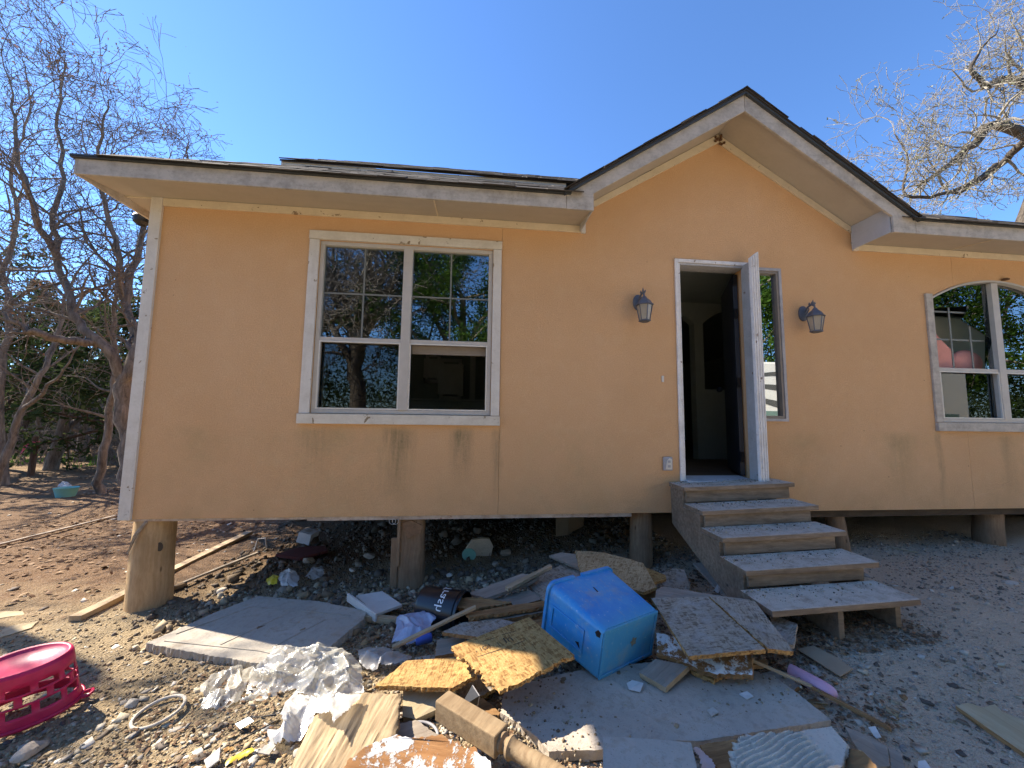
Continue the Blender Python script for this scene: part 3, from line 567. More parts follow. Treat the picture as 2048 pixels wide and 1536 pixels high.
for i in range(9): mb.prism([(PK-.12, -.447+i*.2, 2.99), (PK, -.447+i*.2, 3.078+.004*(i % 2)), (PK+.12, -.447+i*.2, 2.99), (PK+.12, -.447+i*.2, 2.982), (PK, -.447+i*.2, 3.066), (PK-.12, -.447+i*.2, 2.982)], (0, .21, 0))
kind(mb.build('ridge_shingles', M['shingle'], ro), 'stuff')

# ---- windows
def frame_rect(mb, x0, x1, z0, z1, wd, y0, y1):
    mb.box(x0, x1, y0, y1, z0, z0+wd); mb.box(x0, x1, y0, y1, z1-wd, z1); mb.box(x0, x0+wd, y0, y1, z0+wd, z1-wd); mb.box(x1-wd, x1, y0, y1, z0+wd, z1-wd)
w1 = MB()
frame_rect(w1, -1.373, .163, .037, 1.573, .035, .004, .075); w1.box(-.645, -.565, -.004, .07, .072, 1.538)
win = w1.build('window', M['vinyl'], house, bevel=.003)
for bx, m, nm in (((-1.465, .247, -.026, 0, 1.577, 1.655), 'trim', 'head_trim'), ((-1.46, -1.377, -.022, 0, .035, 1.574), 'trimv', 'side_trim'), ((.167, .244, -.022, 0, .035, 1.574), 'trimv', 'side_trim'), ((-1.47, .25, -.034, 0, -.052, .032), 'trim', 'sill_trim')):
    mb = MB(); mb.box(*bx); mb.build(nm, M[m], win, bevel=.003)
for x0, x1 in ((-1.338, -.645), (-.565, .128)):
    mb = MB(); mb.box(x0, x1, .008, .05, .672, .705); mb.build('meeting_rail', M['vinyl'], win, bevel=.002)
    mb = MB(); mb.box(x0, x1, .036, .042, .708, 1.537); mb.build('pane', M['glass'], win)
    mb = MB(); xm = (x0+x1)/2; mb.box(xm-.007, xm+.007, .0325, .0355, .71, 1.535); mb.box(x0, xm-.0075, .0325, .0355, 1.10, 1.114); mb.box(xm+.0075, x1, .0325, .0355, 1.10, 1.114); mb.build('grid_bar', M['grid'], win)
    mb = MB(); frame_rect(mb, x0, x1, .074, .671, .012, .002, .016); mb.build('screen_frame', M['vinylw'], win)
    if x0 < -1:
        mb = MB(); mb.box(x0+.012, x1-.012, .058, .063, .086, .66); mb.build('pane', M['glass_low'], win)
        mb = MB(); frame_rect(mb, x0+.012, x1-.012, .08, .665, .035, .066, .09); mb.build('sash', M['vinyl'], win)
    else:
        mb = MB(); mb.box(x0+.012, x1-.012, .066, .09, .585, .665); mb.build('sash', M['bronze'], win)
# right arched window, its left upper pane broken
w2 = MB(); frame_rect(w2, 4.767, 6.333, .037, 1.28, .03, .004, .075) if False else None
w2.box(4.767, 6.333, .004, .075, .037, .072); w2.box(4.767, 4.797, .004, .075, .072, 1.335); w2.box(6.303, 6.333, .004, .075, .072, 1.335); w2.box(5.51, 5.59, -.004, .07, .072, 1.53)
xs = np.linspace(4.767, 6.333, 25)
for a, b in zip(xs, xs[1:]): w2.prism([(a, -.012, ARC(a)-.022), (b, -.012, ARC(b)-.022), (b, -.012, ARC(b)-.002), (a, -.012, ARC(a)-.002)], (0, .087, 0))
win2 = w2.build('window', M['vinyl'], house)
for bx, nm in (((4.685, 4.763, -.022, 0, .035, 1.372), 'side_trim'), ((6.337, 6.415, -.022, 0, .035, 1.372), 'side_trim'), ((4.683, 6.417, -.032, 0, -.055, .032), 'sill_trim')):
    mb = MB(); mb.box(*bx); mb.build(nm, M['fascia'], win2, bevel=.003)
HOLE = [PY(*q, .04) for q in ((1925, 655), (1985, 678), (1964, 716), (1878, 716), (1871, 640), (1868, 622))]
for x0, x1 in ((4.797, 5.51), (5.59, 6.303)):
    mb = MB(); mb.box(x0, x1, .008, .05, .565, .60); mb.build('meeting_rail', M['vinyl'], win2, bevel=.002)
    arc = [(x, ARC(x)-.024) for x in np.linspace(x1, x0, 9)]
    if x0 > 5.5: poly = [(x0, .603), (x1, .603)] + arc
    else:
        j = lambda px, py: (PY(px, py, .04).x, PY(px, py, .04).z)
        poly = [j(1966, 712), j(1984, 680), j(1922, 640), j(1940, 612), j(1868, 618)]; poly[-1] = (x0, poly[-1][1]); poly = [(x1, .603), (x1, .8)][:1] + [] + arc + [poly[4], poly[3], poly[2], poly[1], poly[0]]
        poly[-1] = (poly[-1][0], .603)
    mb = MB(); mb.prism([(x, .037, z) for x, z in poly], (0, .005, 0)); mb.build('pane', M['glass'], win2)
    mb = MB(); wd = (x1-x0)/3
    for k in (1, 2): mb.box(x0+k*wd-.009, x0+k*wd+.009, .046, .052, .603, ARC(x0+k*wd)-.03)
    for z in (.90, 1.20): mb.box(x0, x1, .053, .059, z, z+.017)
    mb.build('grid_bar', M['grid'], win2)
    mb = MB(); frame_rect(mb, x0, x1, .074, .564, .012, .002, .016); mb.build('screen_frame', M['vinylw'], win2)
    mb = MB(); mb.box(x0+.012, x1-.012, .05, .055, .086, .552); mb.build('pane', M['glass_low'], win2)
    mb = MB()
    for k in (1, 2): mb.box(x0+k*wd-.008, x0+k*wd+.008, .058, .064, .087, .55)
    mb.box(x0+.012, x1-.012, .065, .071, .31, .325); mb.build('grid_bar', M['grid'], win2)
mb = MB(); mb.lathe([(.0, -.012), (.03, -.008), (.035, .0), (.02, .012), (.0, .016)], 9, (5.67, -.02, 1.573)); mb.build('mud_nest', M['nest'], win2)
# sidelight beside the door
sl = MB(); frame_rect(sl, 2.802, 3.033, .052, 1.523, .022, -.004, .06); sdl = sl.build('sidelight', M['bronze'], house)
mb = MB(); frame_rect(mb, 2.79, 3.063, .02, 1.553, .028, -.012, -.001); mb.build('outer_frame', M['grey'], sdl)
mb = MB(); mb.box(2.824, 3.011, .03, .036, .074, 1.50); mb.build('pane', M['glass_side'], sdl)
mb = MB()
for z in (.36, .66, .95, 1.24): mb.box(2.824, 3.011, .04, .046, z, z+.014)
mb.build('grid_bar', M['vinyl'], sdl)
# door: frame, pushed-out right jamb with fluted casing, leaf swung inside, threshold
dr = MB(); dr.box(1.938, 1.968, -.02, 0, -.545, 1.592); dr.box(1.972, 1.99, -.012, .14, -.545, 1.553)
door = dr.build('door', M['casing'], house, bevel=.002)
mb = MB(); mb.box(1.9705, 2.70, -.02, 0, 1.557, 1.592); mb.build('head_casing', M['casing'], door, bevel=.002)
mb = MB(); mb.box(1.992, 2.66, -.012, .14, 1.535, 1.5535); mb.build('head_jamb', M['jamb'], door)
mb = MB(); mb.obox((2.632, -.135, -.545), (.035, -.004, 0), (.012, .145, 0), (0, 0, 2.10)); mb.build('side_jamb', M['jamb'], door, bevel=.003)
mb = MB(); o0 = Vector((2.612, -.152, -.54)); ux = Vector((.098, .022, 0)); nn = Vector((.022, -.098, 0)).normalized()
prof = [(0, 0), (.02, .012), (.12, .012), (.16, .004), (.24, .004), (.28, .013), (.42, .013), (.46, .005), (.54, .005), (.58, .013), (.72, .013), (.76, .004), (.84, .004), (.88, .012), (.98, .012), (1, 0), (1, -.006), (0, -.006)]
pl = [o0 + ux*a + nn*b*1.6 for a, b in prof]; tp = [p + Vector((0, 0, 2.115 + .075*((p-o0).dot(ux)/ux.length_squared))) for p in pl]
n = len(pl); mb.add(pl + tp, [tuple(range(n)), tuple(range(2*n-1, n-1, -1))] + [(i, (i+1) % n, (i+1) % n+n, i+n) for i in range(n)]); mb.build('fluted_casing', M['casing'], door)
mb = MB(); mb.prism([(1.985, -.07, -.535), (2.66, -.07, -.535), (2.64, .16, -.515), (2.0, .16, -.515)], (0, 0, -.018)); mb.build('threshold', M['sill'], door, bevel=.003)
mb = MB(); mb.obox((2.625, .11, -.51), (.035, -.02, 0), (.33, .66, 0), (0, 0, 2.02)); lf = mb.build('door_leaf', M['doorleaf'], door, bevel=.002)
mb = MB(); mb.lathe([(.0, -.03), (.02, -.026), (.03, -.01), (.03, .01), (.02, .026), (.0, .03)], 12, (2.83, .68, .38)); mb.box(2.83, 2.87, .674, .686, .374, .386); mb.build('handle', M['blackmetal'], lf, smooth=False)
for z in (-.38, .35, 1.05, 1.4):
    mb = MB(); mb.box(2.618, 2.655, .085, .105, z, z+.10); mb.build('hinge', M['blackmetal'], lf)
# door bell, outlet, nest, flood light
mb = MB(); q = PY(1325, 758, 0); mb.box(q.x-.011, q.x+.011, -.012, 0, q.z-.03, q.z+.03); mb.build('doorbell', M['vinylw'], house, bevel=.004)
q = PY(1334, 927, 0); mb = MB(); mb.box(q.x-.042, q.x+.042, -.03, 0, q.z-.062, q.z+.062); ol = mb.build('outlet_box', M['grey'], house, bevel=.008)
mb = MB(); mb.prism([(q.x-.03, -.036, q.z-.045), (q.x+.028, -.036, q.z-.05), (q.x+.03, -.036, q.z+.04), (q.x+.006, -.04, q.z+.052), (q.x-.02, -.042, q.z+.03)], (0, .006, 0)); mb.build('cover_flap', M['vinylw'], ol)
for z in (-.02, .022): mb = MB(); mb.box(q.x-.012, q.x+.012, -.046, -.042, q.z+z-.011, q.z+z+.011); mb.build('socket', M['grey'], ol)
rr = random.Random(8); mb = MB()
for i in range(14):
    c = Vector((PK+.0+rr.gauss(0, .022), -.02-abs(rr.gauss(0, .012)), 2.86+rr.gauss(0, .035))); mb.lathe([(.0, -.014), (.011, -.008), (.014, .002), (.009, .011), (.0, .014)], 7, c)
mb.build('wasp_nest', M['nest'], house)
mb = MB(); c = PY(283, 441, .3); mb.lathe([(.0, -.05), (.035, -.045), (.06, -.02), (.065, .03), (.05, .055), (.0, .06)], 14, c); mb.tube([c, c+Vector((.06, .02, .09))], .015, 6); mb.build('flood_light', M['blackmetal'], house)
# wall lanterns
def lantern(x, z):
    mb = MB(); mb.lathe([(.0, 0), (.050, .0), (.050, .012), (.036, .022), (.0, .026)], 20); V = [Vector((v[0], -v[2], v[1]*1.55)) for v in mb.v]
    b = MB(); b.add([v + Vector((x, 0, z)) for v in V], mb.f); root = b.build('wall_lantern', M['lantern'], house, auto=40)
    mb = MB(); mb.tube([(x, -.02, z+.005), (x, -.06, z+.05), (x, -.10, z+.062), (x, -.135, z+.045), (x, -.14, z+.01)], .009, 6)
    mb.tube([(x, -.025, z-.02), (x, -.055, z+.0), (x, -.075, z+.03), (x, -.06, z+.045)], .006, 5)
    for dx, dy, dz in ((.012, -.10, .10), (-.014, -.09, .088), (.02, -.13, .075), (-.006, -.125, .105), (.026, -.115, .09)): mb.tube([(x, dy+.01, z+.055), (x+dx*.6, dy, z+(.055+dz)/2), (x+dx, dy-.006, z+dz)], [.007, .009, .002], 5)
    mb.build('scroll_arm', M['lantern'], root)
    cx = Vector((x, -.14, z)); mb = MB(); mb.lathe([(.0, .02), (.016, .018), (.028, -.002), (.052, -.022), (.068, -.05), (.082, -.062), (.082, -.068), (.0, -.068)], 6, cx, ph=R(30)); mb.build('lantern_roof', M['lantern'], root)
    mb = MB(); t = [(cx + Vector((.070*math.cos(R(30+60*k)), .070*math.sin(R(30+60*k)), -.069)), cx + Vector((.046*math.cos(R(30+60*k)), .046*math.sin(R(30+60*k)), -.205))) for k in range(6)]
    for a, b in t: mb.tube([a, b], .0045, 5)
    mb.lathe([(.0, -.224), (.035, -.224), (.055, -.216), (.055, -.208), (.047, -.203), (.0, -.203)], 6, cx, ph=R(30)); mb.build('lantern_cage', M['lantern'], root)
    for k in range(6):
        a, b = t[k]; c, d = t[(k+1) % 6]; s = lambda p: cx + Vector(((p-cx).x*.95, (p-cx).y*.95, (p-cx).z))
        mb = MB(); mb.add([s(a), s(c), s(d), s(b)], [(0, 1, 2, 3)]); mb.build('lantern_pane', M['lens'], root)
    mb = MB(); mb.lathe([(.0, -.20), (.012, -.20), (.012, -.12), (.0, -.115)], 8, cx); mb.build('candle', M['vinylw'], root)
lantern(1.56, 1.135); lantern(3.285, 1.10)
# rooms seen through the openings
mb = MB(); wall_cells(2.6, 5.1, mb, 2.0, 2.12, [(3.02, 3.33, -.54, lambda x: 1.62-2.2*(x-3.175)**2), (3.48, 4.45, .52, lambda x: 1.72-.9*(x-3.97)**2)], lambda x: 1.84, -.545) if False else None
def arch_wall(name, x0, x1, y0, y1, ops, z1):
    mb = MB(); xs = {x0, x1}
    for a, b, zb, f in ops: xs |= set(map(float, np.linspace(a, b, 17)))
    xs = sorted(xs)
    for a, b in zip(xs, xs[1:]):
        m = (a+b)/2; z = (-.545, -.545)
        for o in ops:
            if o[0] < m < o[1]:
                if o[2] > -.5: mb.prism([(a, y0, -.545), (b, y0, -.545), (b, y0, o[2]), (a, y0, o[2])], (0, y1-y0, 0))
                z = (o[3](a), o[3](b))
        mb.prism([(a, y0, z[0]), (b, y0, z[1]), (b, y0, z1), (a, y0, z1)], (0, y1-y0, 0))
    return mb.build(name, M['drywall'], house)
arch_wall('arched_partition', 2.2, 5.0, 2.0, 2.14, [(2.98, 3.36, -.54, lambda x: 1.62-3.0*(x-3.17)**2), (3.50, 4.50, .50, lambda x: 1.74-.9*(x-4.0)**2)], 1.835)
mb = MB(); mb.box(1.6, 1.7, .145, 4.6, -.545, 1.835); mb.build('partition', M['drywall'], house)
mb = MB(); mb.box(3.9, 4.0, .145, 1.99, -.545, 1.835); mb.build('partition', M['drywall'], house)
mb = MB(); mb.box(XL+.15, 1.595, 3.75, 3.85, -.545, 1.835); mb.build('partition', M['drywall'], house)
def cab(px0, py0, px1, py1, Y, d, label, door=True):
    a = PY(px0, py1, Y); b = PY(px1, py0, Y); g = MB(); g.box(a.x, b.x, Y, Y+d, a.z, b.z); t = g.build('kitchen_cabinet', M['cabinet'], None, bevel=.004)
    tag(t, label, 'cabinet', 'kitchen cabinets behind the left window')
    g = MB(); frame_rect(g, a.x+.03, b.x-.03, a.z+.03, b.z-.03, .06, Y-.012, Y-.001); g.build('door_panel', M['cabinet'], t)
    return t
cab(822, 757, 846, 717, 3.4, .32, 'short white cupboard next to the dark oven gap, through the right sash') if False else None
cab(848, 757, 884, 717, 3.4, .32, 'small pale wall cabinet seen high through the open right sash')
cab(877, 790, 926, 727, 3.3, .3, 'larger pale wall cabinet hanging lower beside the small one')
cab(706, 782, 728, 716, 3.3, .3, 'narrow pale cabinet seen through the screened left sash')
mb = MB(); a = PY(938, 830, 3.2); b = PY(952, 700, 3.2); mb.box(a.x, b.x, 3.2, 3.74, -.545, b.z); mb.build('cabinet_side', M['cabinet'], house)
mb = MB(); mb.box(XL+.2, .9, 3.1, 3.74, -.54, .30); mb.box(XL+.2, .9, 3.08, 3.74, .305, .34); t = mb.build('kitchen_counter', M['cabinet']); tag(t, 'long low kitchen counter in the dark room behind the left window', 'counter')
# pink padding behind the broken pane
def pillow(c, r, label, mat):
    bm = bmesh.new(); bmesh.ops.create_icosphere(bm, subdivisions=3, radius=1)
    for v in bm.verts:
        q = v.co.copy(); k = 1 + .10*float(fbm(q.x*2+c[0], q.z*2+q.y, 3)); v.co = Vector((c[0]+q.x*r[0]*k, c[1]+q.y*r[1]*k, c[2]+q.z*r[2]*k))
    me = bpy.data.meshes.new('cushion'); bm.to_mesh(me); bm.free(); me.materials.append(mat); o = link('cushion', me, None, 0, True); return tag(o, label, 'cushion')
a = PY(1935, 716, .2); pillow((a.x, .22, a.z-.05), (.20, .06, .14), 'rounded pink cushion behind the broken pane', M['blush'])
a = PY(1872, 706, .2); mb = MB(); mb.prism([(a.x-.05, .17, a.z-.2), (a.x+.16, .17, a.z-.2), (a.x+.17, .17, a.z+.03), (a.x+.06, .17, a.z+.13), (a.x-.02, .17, a.z+.22), (a.x-.06, .17, a.z+.1)], (0, .06, 0)); tag(mb.build('cushion', M['blush'], bevel=.012), 'angular folded pink cushion against the left edge of the broken window', 'cushion')
mb = MB(); mb.obox((4.5, .36, -.3), (1.6, 0, 0), (0, .12, .05), (0, .08, 1.58)); t = mb.build('mattress', M['padgrey'], bevel=.03); tag(t, 'grey green mattress standing inside the broken window', 'mattress')

# ------------------------------------------------------------------ wooden steps
st = thing('wooden_steps', 'weathered dusty wooden steps rising to the open front door', 'steps', (2.2, -.7, -1.2))
def local(o): o.matrix_parent_inverse = Matrix.Translation((-2.2, .7, 1.2)); return o
FR = [(1.815, -.28, -.553, 1.03), (1.805, -.55, -.688, 1.0), (1.795, -.80, -.818, .98), (1.770, -1.06, -.945, .96), (1.715, -1.335, -1.058, .955)]
TILT = Vector((1, .0, .034)); BACK = Vector((.03, 1, .0)).normalized(); UPV = Vector((-.034, 0, 1)).normalized()
for i, (x, y, z, wd) in enumerate(FR):
    o = Vector((x, y, z)); d = .275 if i else .27
    mb = MB(); mb.obox(o - UPV*.036, TILT*wd, BACK*d, UPV*.036); local(mb.build('tread', M['step'], st, bevel=.005))
    if i < 4:
        zn = FR[i+1][2] + .002; mb = MB(); mb.obox(Vector((x+.035, y+.022, zn)), TILT*(wd-.07-.02*i), BACK*.024, UPV*(z-.037-zn)); local(mb.build('riser', M['step'], st, bevel=.003))
def stringer(dx, th):
    pts = []
    for i, (x, y, z, wd) in enumerate(FR[:4]):
        pts += [(y+.05, z-.04), (y+.05, FR[i+1][2]-.0)] if i < 4 else []
    pts = [(.0, FR[0][2]-.04)] + [p for i in range(4) for p in ((FR[i][1]+.05, FR[i][2]-.04), (FR[i][1]+.05, FR[i+1][2]-.04))] + [(-1.10, FR[4][2]-.05), (-1.10, gz(2, -1.1)+.02), (-1.02, gz(2, -1.05)), (-.02, -.92)]
    mb = MB(); P = [Vector((1.83+dx+.055*y + dx*0, y, z+.034*dx)) for y, z in pts]; n = len(P)
    mb.prism(P, (th, 0, 0)); local(mb.build('stringer', M['step'], st, bevel=.003))
stringer(.012, .038); stringer(.46, .038); stringer(.85, .038)
for px, Yv in ((1682, -1.30), (1797, -1.27)):
    a = PY(px, 1222, Yv); mb = MB(); g = gz(a.x, Yv)-.04; mb.obox((a.x-.02, Yv, g), (.036, 0, 0), (0, .22, 0), (.0, 0, -1.082-g+.034*(a.x-1.72))); local(mb.build('foot_block', M['step'], st, bevel=.003))

# ------------------------------------------------------------------ rubbish pile and everything lying about
def base_z(x, y):
    return -1.50 + .042*(min(max(x, -3.5), 7)+1.5) + .11*math.exp(-((x-3)/1.4)**2-((y+1.1)/1.1)**2) + .10*math.exp(-((x+.2)/2.2)**2-((y-1.1)/.9)**2)
def G(px, py, dz=0.):                            # the point of the lie of the land (plus dz) seen at a photo pixel
    z = -1.42
    for _ in range(12): p = PZ(px, py, z+dz); z = base_z(p.x, max(-2.4, min(p.y, 20)))
    return PZ(px, py, z+dz)
def frame_of(P, xdir=None):
    c = sum(P, Vector())/len(P); n = Vector()
    for a, b in zip(P, P[1:]+P[:1]): n += (a-c).cross(b-c)
    n.normalize()
    if n.z < 0: n = -n
    x = (xdir or (P[1]-P[0])); x = (x - n*x.dot(n)).normalized(); y = n.cross(x)
    return Matrix(((x.x, y.x, n.x, c.x), (x.y, y.y, n.y, c.y), (x.z, y.z, n.z, c.z), (0, 0, 0, 1)))
def slab(name, label, cat, pts, th, mat, edge=None, ragged=0., edges=None, group=None, xi=0, seed=0, parent=None, straight=.0015):
    """a board or slab: outline of its upper face, real thickness below it, broken edges"""
    P = [G(*q) if len(q) == 3 else Vector(q[3]) for q in pts]; n = len(P)
    Mx = frame_of(P, P[(xi+1) % n]-P[xi]); Mi = Mx.inverted(); L = [Mi @ p for p in P]
    rr = random.Random(seed or (int(pts[0][0])*7+int(pts[0][1]))); top = []
    for i in range(n):
        a, b = L[i], L[(i+1) % n]; rg = ragged if (ragged and (edges is None or i in edges)) else straight
        k = max(1, int((b-a).length/(.012 if rg > .003 else .06))); d = (b-a); nn = Vector((d.y, -d.x, 0)).normalized(); ph = rr.random()*50
        for j in range(k):
            f = j/k; amp = rg*(.25 if j == 0 else 1)
            off = amp*(2.2*float(fbm(ph+f*d.length*14, ph, 3)) + rr.uniform(-.5, .5)); top.append(a + d*f + nn*off)
    m = len(top); rg2 = ragged*.8
    bot = [p - Vector((0, 0, th)) + Vector((rr.uniform(-1, 1), rr.uniform(-1, 1), 0))*rg2*.5 for p in top]
    mid = [p - Vector((0, 0, th*.5)) + Vector((rr.uniform(-1, 1), rr.uniform(-1, 1), 0))*(rg2*.8) for p in top]
    mb = MB(); mb.add(top+mid+bot, [tuple(range(m)), tuple(range(3*m-1, 2*m-1, -1))], 0)
    o = 0; fs = [(i, (i+1) % m, (i+1) % m+m, i+m) for i in range(m)] + [(i+m, (i+1) % m+m, (i+1) % m+2*m, i+2*m) for i in range(m)]
    for f in fs: mb.f.append(list(f)); mb.m.append(1 if edge else 0)
    ob = mb.build(name, [mat, edge] if edge else mat, parent)
    ob.matrix_world = Mx
    if parent is None: tag(ob, label, cat, group)
    return ob
BRD = 'broken boards heaped in front of the steps'
slab('concrete_slab', 'flat grey stamped concrete slab lying left, in front of the corner post', 'concrete slab', [(293, 1286, .05), (352, 1260, .05), (430, 1225, .05), (516, 1192, .05), (640, 1203, .05), (735, 1222, .05), (727, 1238, .05), (674, 1282, .05), (610, 1332, .05), (516, 1326, .05), (400, 1308, .05)], .055, M['slab'], None, .007, xi=2)
s1 = bpy.data.objects['concrete_slab']
for a, b in (((352, 1268), (500, 1215)), ((440, 1290), (585, 1222)), ((500, 1215), (600, 1222)), ((545, 1295), (650, 1240)), ((600, 1222), (700, 1232)), ((330, 1282), (520, 1302)), ((520, 1302), (590, 1318))):
    A, B = G(*a, .0505), G(*b, .0505); d = (B-A); nn = Vector((-d.y, d.x, 0)).normalized()*.006; mb = MB(); mb.obox(A-nn, d, nn*2, (0, 0, .005)); o = mb.build('raised_seam', M['slab'], s1); o.matrix_parent_inverse = s1.matrix_world.inverted()
slab('concrete_slab', 'large cracked grey concrete sheet lying under the blue tub', 'concrete slab', [(1000, 1425, .06), (1008, 1385, .06), (1060, 1362, .06), (1200, 1332, .06), (1400, 1318, .06), (1545, 1350, .06), (1602, 1392, .06), (1663, 1441, .06), (1560, 1456, .06), (1394, 1482, .06), (1290, 1482, .06), (1206, 1486, .06), (1206, 1499, .06), (1098, 1503, .06), (1075, 1475, .06), (1030, 1442, .06)], .04, M['concrete'], None, .004, xi=9)
slab('white_board', 'smooth pale square board at the bottom edge in front of the concrete sheet', 'board', [(1206, 1473, .12), (1290, 1477, .12), (1382, 1485, .12), (1400, 1560, .12), (1206, 1560, .12)], .02, M['concretew'], None, 0)
slab('osb_board', 'golden strand board with black printed stamp, half in sunlight', 'board', [(903, 1293, .26), (1058, 1234, .28), (1149, 1310, .27), (999, 1382, .23)], .02, M['osb'], M['osbedge'], .014, (2, 3), BRD)
A6 = [G(903, 1293, .26), G(1058, 1234, .28), G(1149, 1310, .27), G(999, 1382, .23)]
slab('osb_board', 'sunlit yellow strand board tucked under the stamped one, on its left', 'board', [(751, 1370, .12), (814, 1321, .14), (922, 1314, .17), (954, 1349, .17), (900, 1377, .15)], .022, M['osb'], M['osbedge'], .008, (0, 3, 4), BRD, 1)
slab('wood_board', 'short pale wood board pointing down below the sunlit strand board', 'board', [(806, 1378, .09), (912, 1378, .09), (875, 1418, .06), (831, 1438, .05), (805, 1433, .05)], .03, M['lumberlight'], None, .003, group=BRD, xi=1)
slab('wood_board', 'grey board lying flat behind the stamped strand board', 'board', [(884, 1264, .17), (925, 1245, .18), (1000, 1238, .19), (1042, 1246, .19), (955, 1274, .19)], .02, M['osbgrey'], M['rotten'], .004, None, BRD)
slab('wood_board', 'small grey board end below the blue bag stick', 'board', [(873, 1280, .11), (930, 1272, .11), (936, 1302, .11), (870, 1312, .10)], .03, M['lumbergrey'], M['rotten'], .006, None, BRD)
slab('wood_board', 'splintered rusty brown board leaning into the black bucket', 'board', [(887, 1214, .17), (896, 1195, .20), (964, 1194, .21), (1024, 1206, .19), (953, 1216, .18)], .025, M['rotten'], None, .01, None, BRD, 2)
slab('wood_board', 'long thin rotten board with dark ragged edges, middle of the heap', 'board', [(930, 1226, .20), (1010, 1212, .21), (1086, 1202, .22), (1090, 1212, .22), (1010, 1225, .21), (940, 1234, .20)], .022, M['rotten'], None, .008, None, BRD)
slab('wood_board', 'pale topped thin board with rotten underside, below the ragged one', 'board', [(936, 1238, .17), (1002, 1228, .18), (1098, 1216, .19), (1094, 1224, .19), (971, 1243, .17)], .025, M['lumbergrey'], M['rotten'], .006, (3, 4), BRD)
slab('wood_board', 'grey weathered plank sloping up right behind the bucket', 'board', [(934, 1187, .16), (1044, 1147, .22), (1077, 1152, .23), (1062, 1164, .22), (973, 1196, .17)], .022, M['lumbergrey'], None, .004, None, BRD)
slab('wood_board', 'wide grey board behind the tub, its corner pointing down', 'board', [(1053, 1166, .16), (1125, 1128, .22), (1162, 1140, .22), (1150, 1182, .19), (1094, 1207, .16)], .02, M['osbgrey'], None, .004, None, BRD)
slab('osb_board', 'tan strand board at the back of the heap behind the tub', 'board', [(1150, 1101, .30), (1209, 1105, .32), (1286, 1126, .30), (1313, 1174, .25), (1288, 1184, .25), (1164, 1153, .27)], .02, M['osbtan'], M['osbedge'], .006, (0, 1, 5), BRD)
slab('osb_board', 'small yellow strand board corner sticking out right of the back board', 'board', [(1280, 1130, .23), (1331, 1150, .21), (1331, 1158, .21), (1300, 1168, .21)], .018, M['osb'], M['osbedge'], .004, None, BRD)
slab('wood_board', 'narrow grey board end at the very back left of the tan board', 'board', [(1098, 1111, .26), (1122, 1105, .28), (1152, 1108, .29), (1164, 1138, .26)], .02, M['lumbergrey'], None, .004, None, BRD)
slab('wood_board', 'dark rotten plank edge under the tan board right of the tub', 'board', [(1268, 1166, .22), (1318, 1178, .22), (1322, 1194, .20), (1300, 1196, .18), (1266, 1182, .18)], .05, M['rotten'], None, .008, None, BRD)
slab('grey_board', 'big grey weathered sheet on top of the stack right of the tub', 'board', [(1302, 1196, .29), (1415, 1193, .30), (1530, 1298, .25), (1377, 1312, .23)], .022, M['osbgrey'], M['osbedge'], .006, (0, 2), BRD, 3)
slab('grey_board', 'second grey sheet lying beside the big one, towards the steps', 'board', [(1418, 1192, .30), (1509, 1202, .28), (1587, 1302, .23), (1535, 1297, .25)], .022, M['osbgrey'], M['osbedge'], .007, (2, 3), BRD)
slab('grey_board', 'grey sheet corner showing beyond the stack near the lowest step', 'board', [(1540, 1228, .17), (1595, 1248, .17), (1587, 1290, .16), (1550, 1288, .16)], .02, M['osbgrey'], None, .003, None, BRD)
slab('wood_board', 'thin grey board strip along the back edge of the stack', 'board', [(1312, 1180, .25), (1325, 1173, .26), (1430, 1190, .26), (1500, 1199, .25), (1420, 1204, .25), (1310, 1199, .25)], .02, M['lumbergrey'], None, .003, None, BRD, 1)
slab('grey_board', 'white flaking sheet with brown broken edge under the stack', 'board', [(1312, 1266, .18), (1360, 1272, .19), (1500, 1302, .18), (1506, 1318, .17), (1504, 1350, .13), (1429, 1348, .13), (1312, 1306, .14)], .03, M['peeled'], M['rotten'], .008, None, BRD)
slab('osb_board', 'yellow strand board scrap at the bottom of the stack', 'board', [(1372, 1330, .09), (1450, 1345, .09), (1428, 1361, .09), (1385, 1342, .09)], .02, M['osb'], M['osbedge'], .006, None, BRD)
slab('wood_board', 'small pale board with yellow cut edge on the concrete before the stack', 'board', [(1279, 1345, .10), (1310, 1318, .12), (1378, 1331, .12), (1331, 1375, .10)], .028, M['lumbergrey'], M['lumber'], .003, None, BRD)
slab('wood_board', 'light board with broken end lying on the gravel at right edge', 'board', [(1911, 1411, .04), (1937, 1406, .045), (1962, 1414, .045), (1990, 1408, .045), (2005, 1424, .045), (2048, 1440, .045), (2090, 1462, .045), (2090, 1534, .04), (2048, 1506, .04)], .02, M['lumberlight'], M['rotten'], .005, (0, 1, 2, 3), None, 7)
slab('cardboard_piece', 'flat brown cardboard strip lying on gravel beside the pink tube', 'cardboard', [(1594, 1298, .03), (1627, 1291, .04), (1668, 1312, .045), (1706, 1337, .04), (1680, 1352, .03), (1636, 1324, .035)], .006, M['cardboard'], None, .003)
slab('cardboard_piece', 'dark brown curled cardboard at the bottom edge beside the ridged mortar', 'cardboard', [(1694, 1496, .10), (1722, 1500, .14), (1752, 1530, .14), (1765, 1575, .12), (1685, 1575, .08)], .006, M['carddark'], M['lumber'], .004)
slab('grey_board', 'dark grey flat board on the dirt right of the ridged mortar', 'board', [(1690, 1453, .05), (1732, 1470, .05), (1773, 1492, .05), (1780, 1532, .04), (1742, 1536, .05), (1705, 1482, .06)], .014, M['lumbergrey'], None, .003)
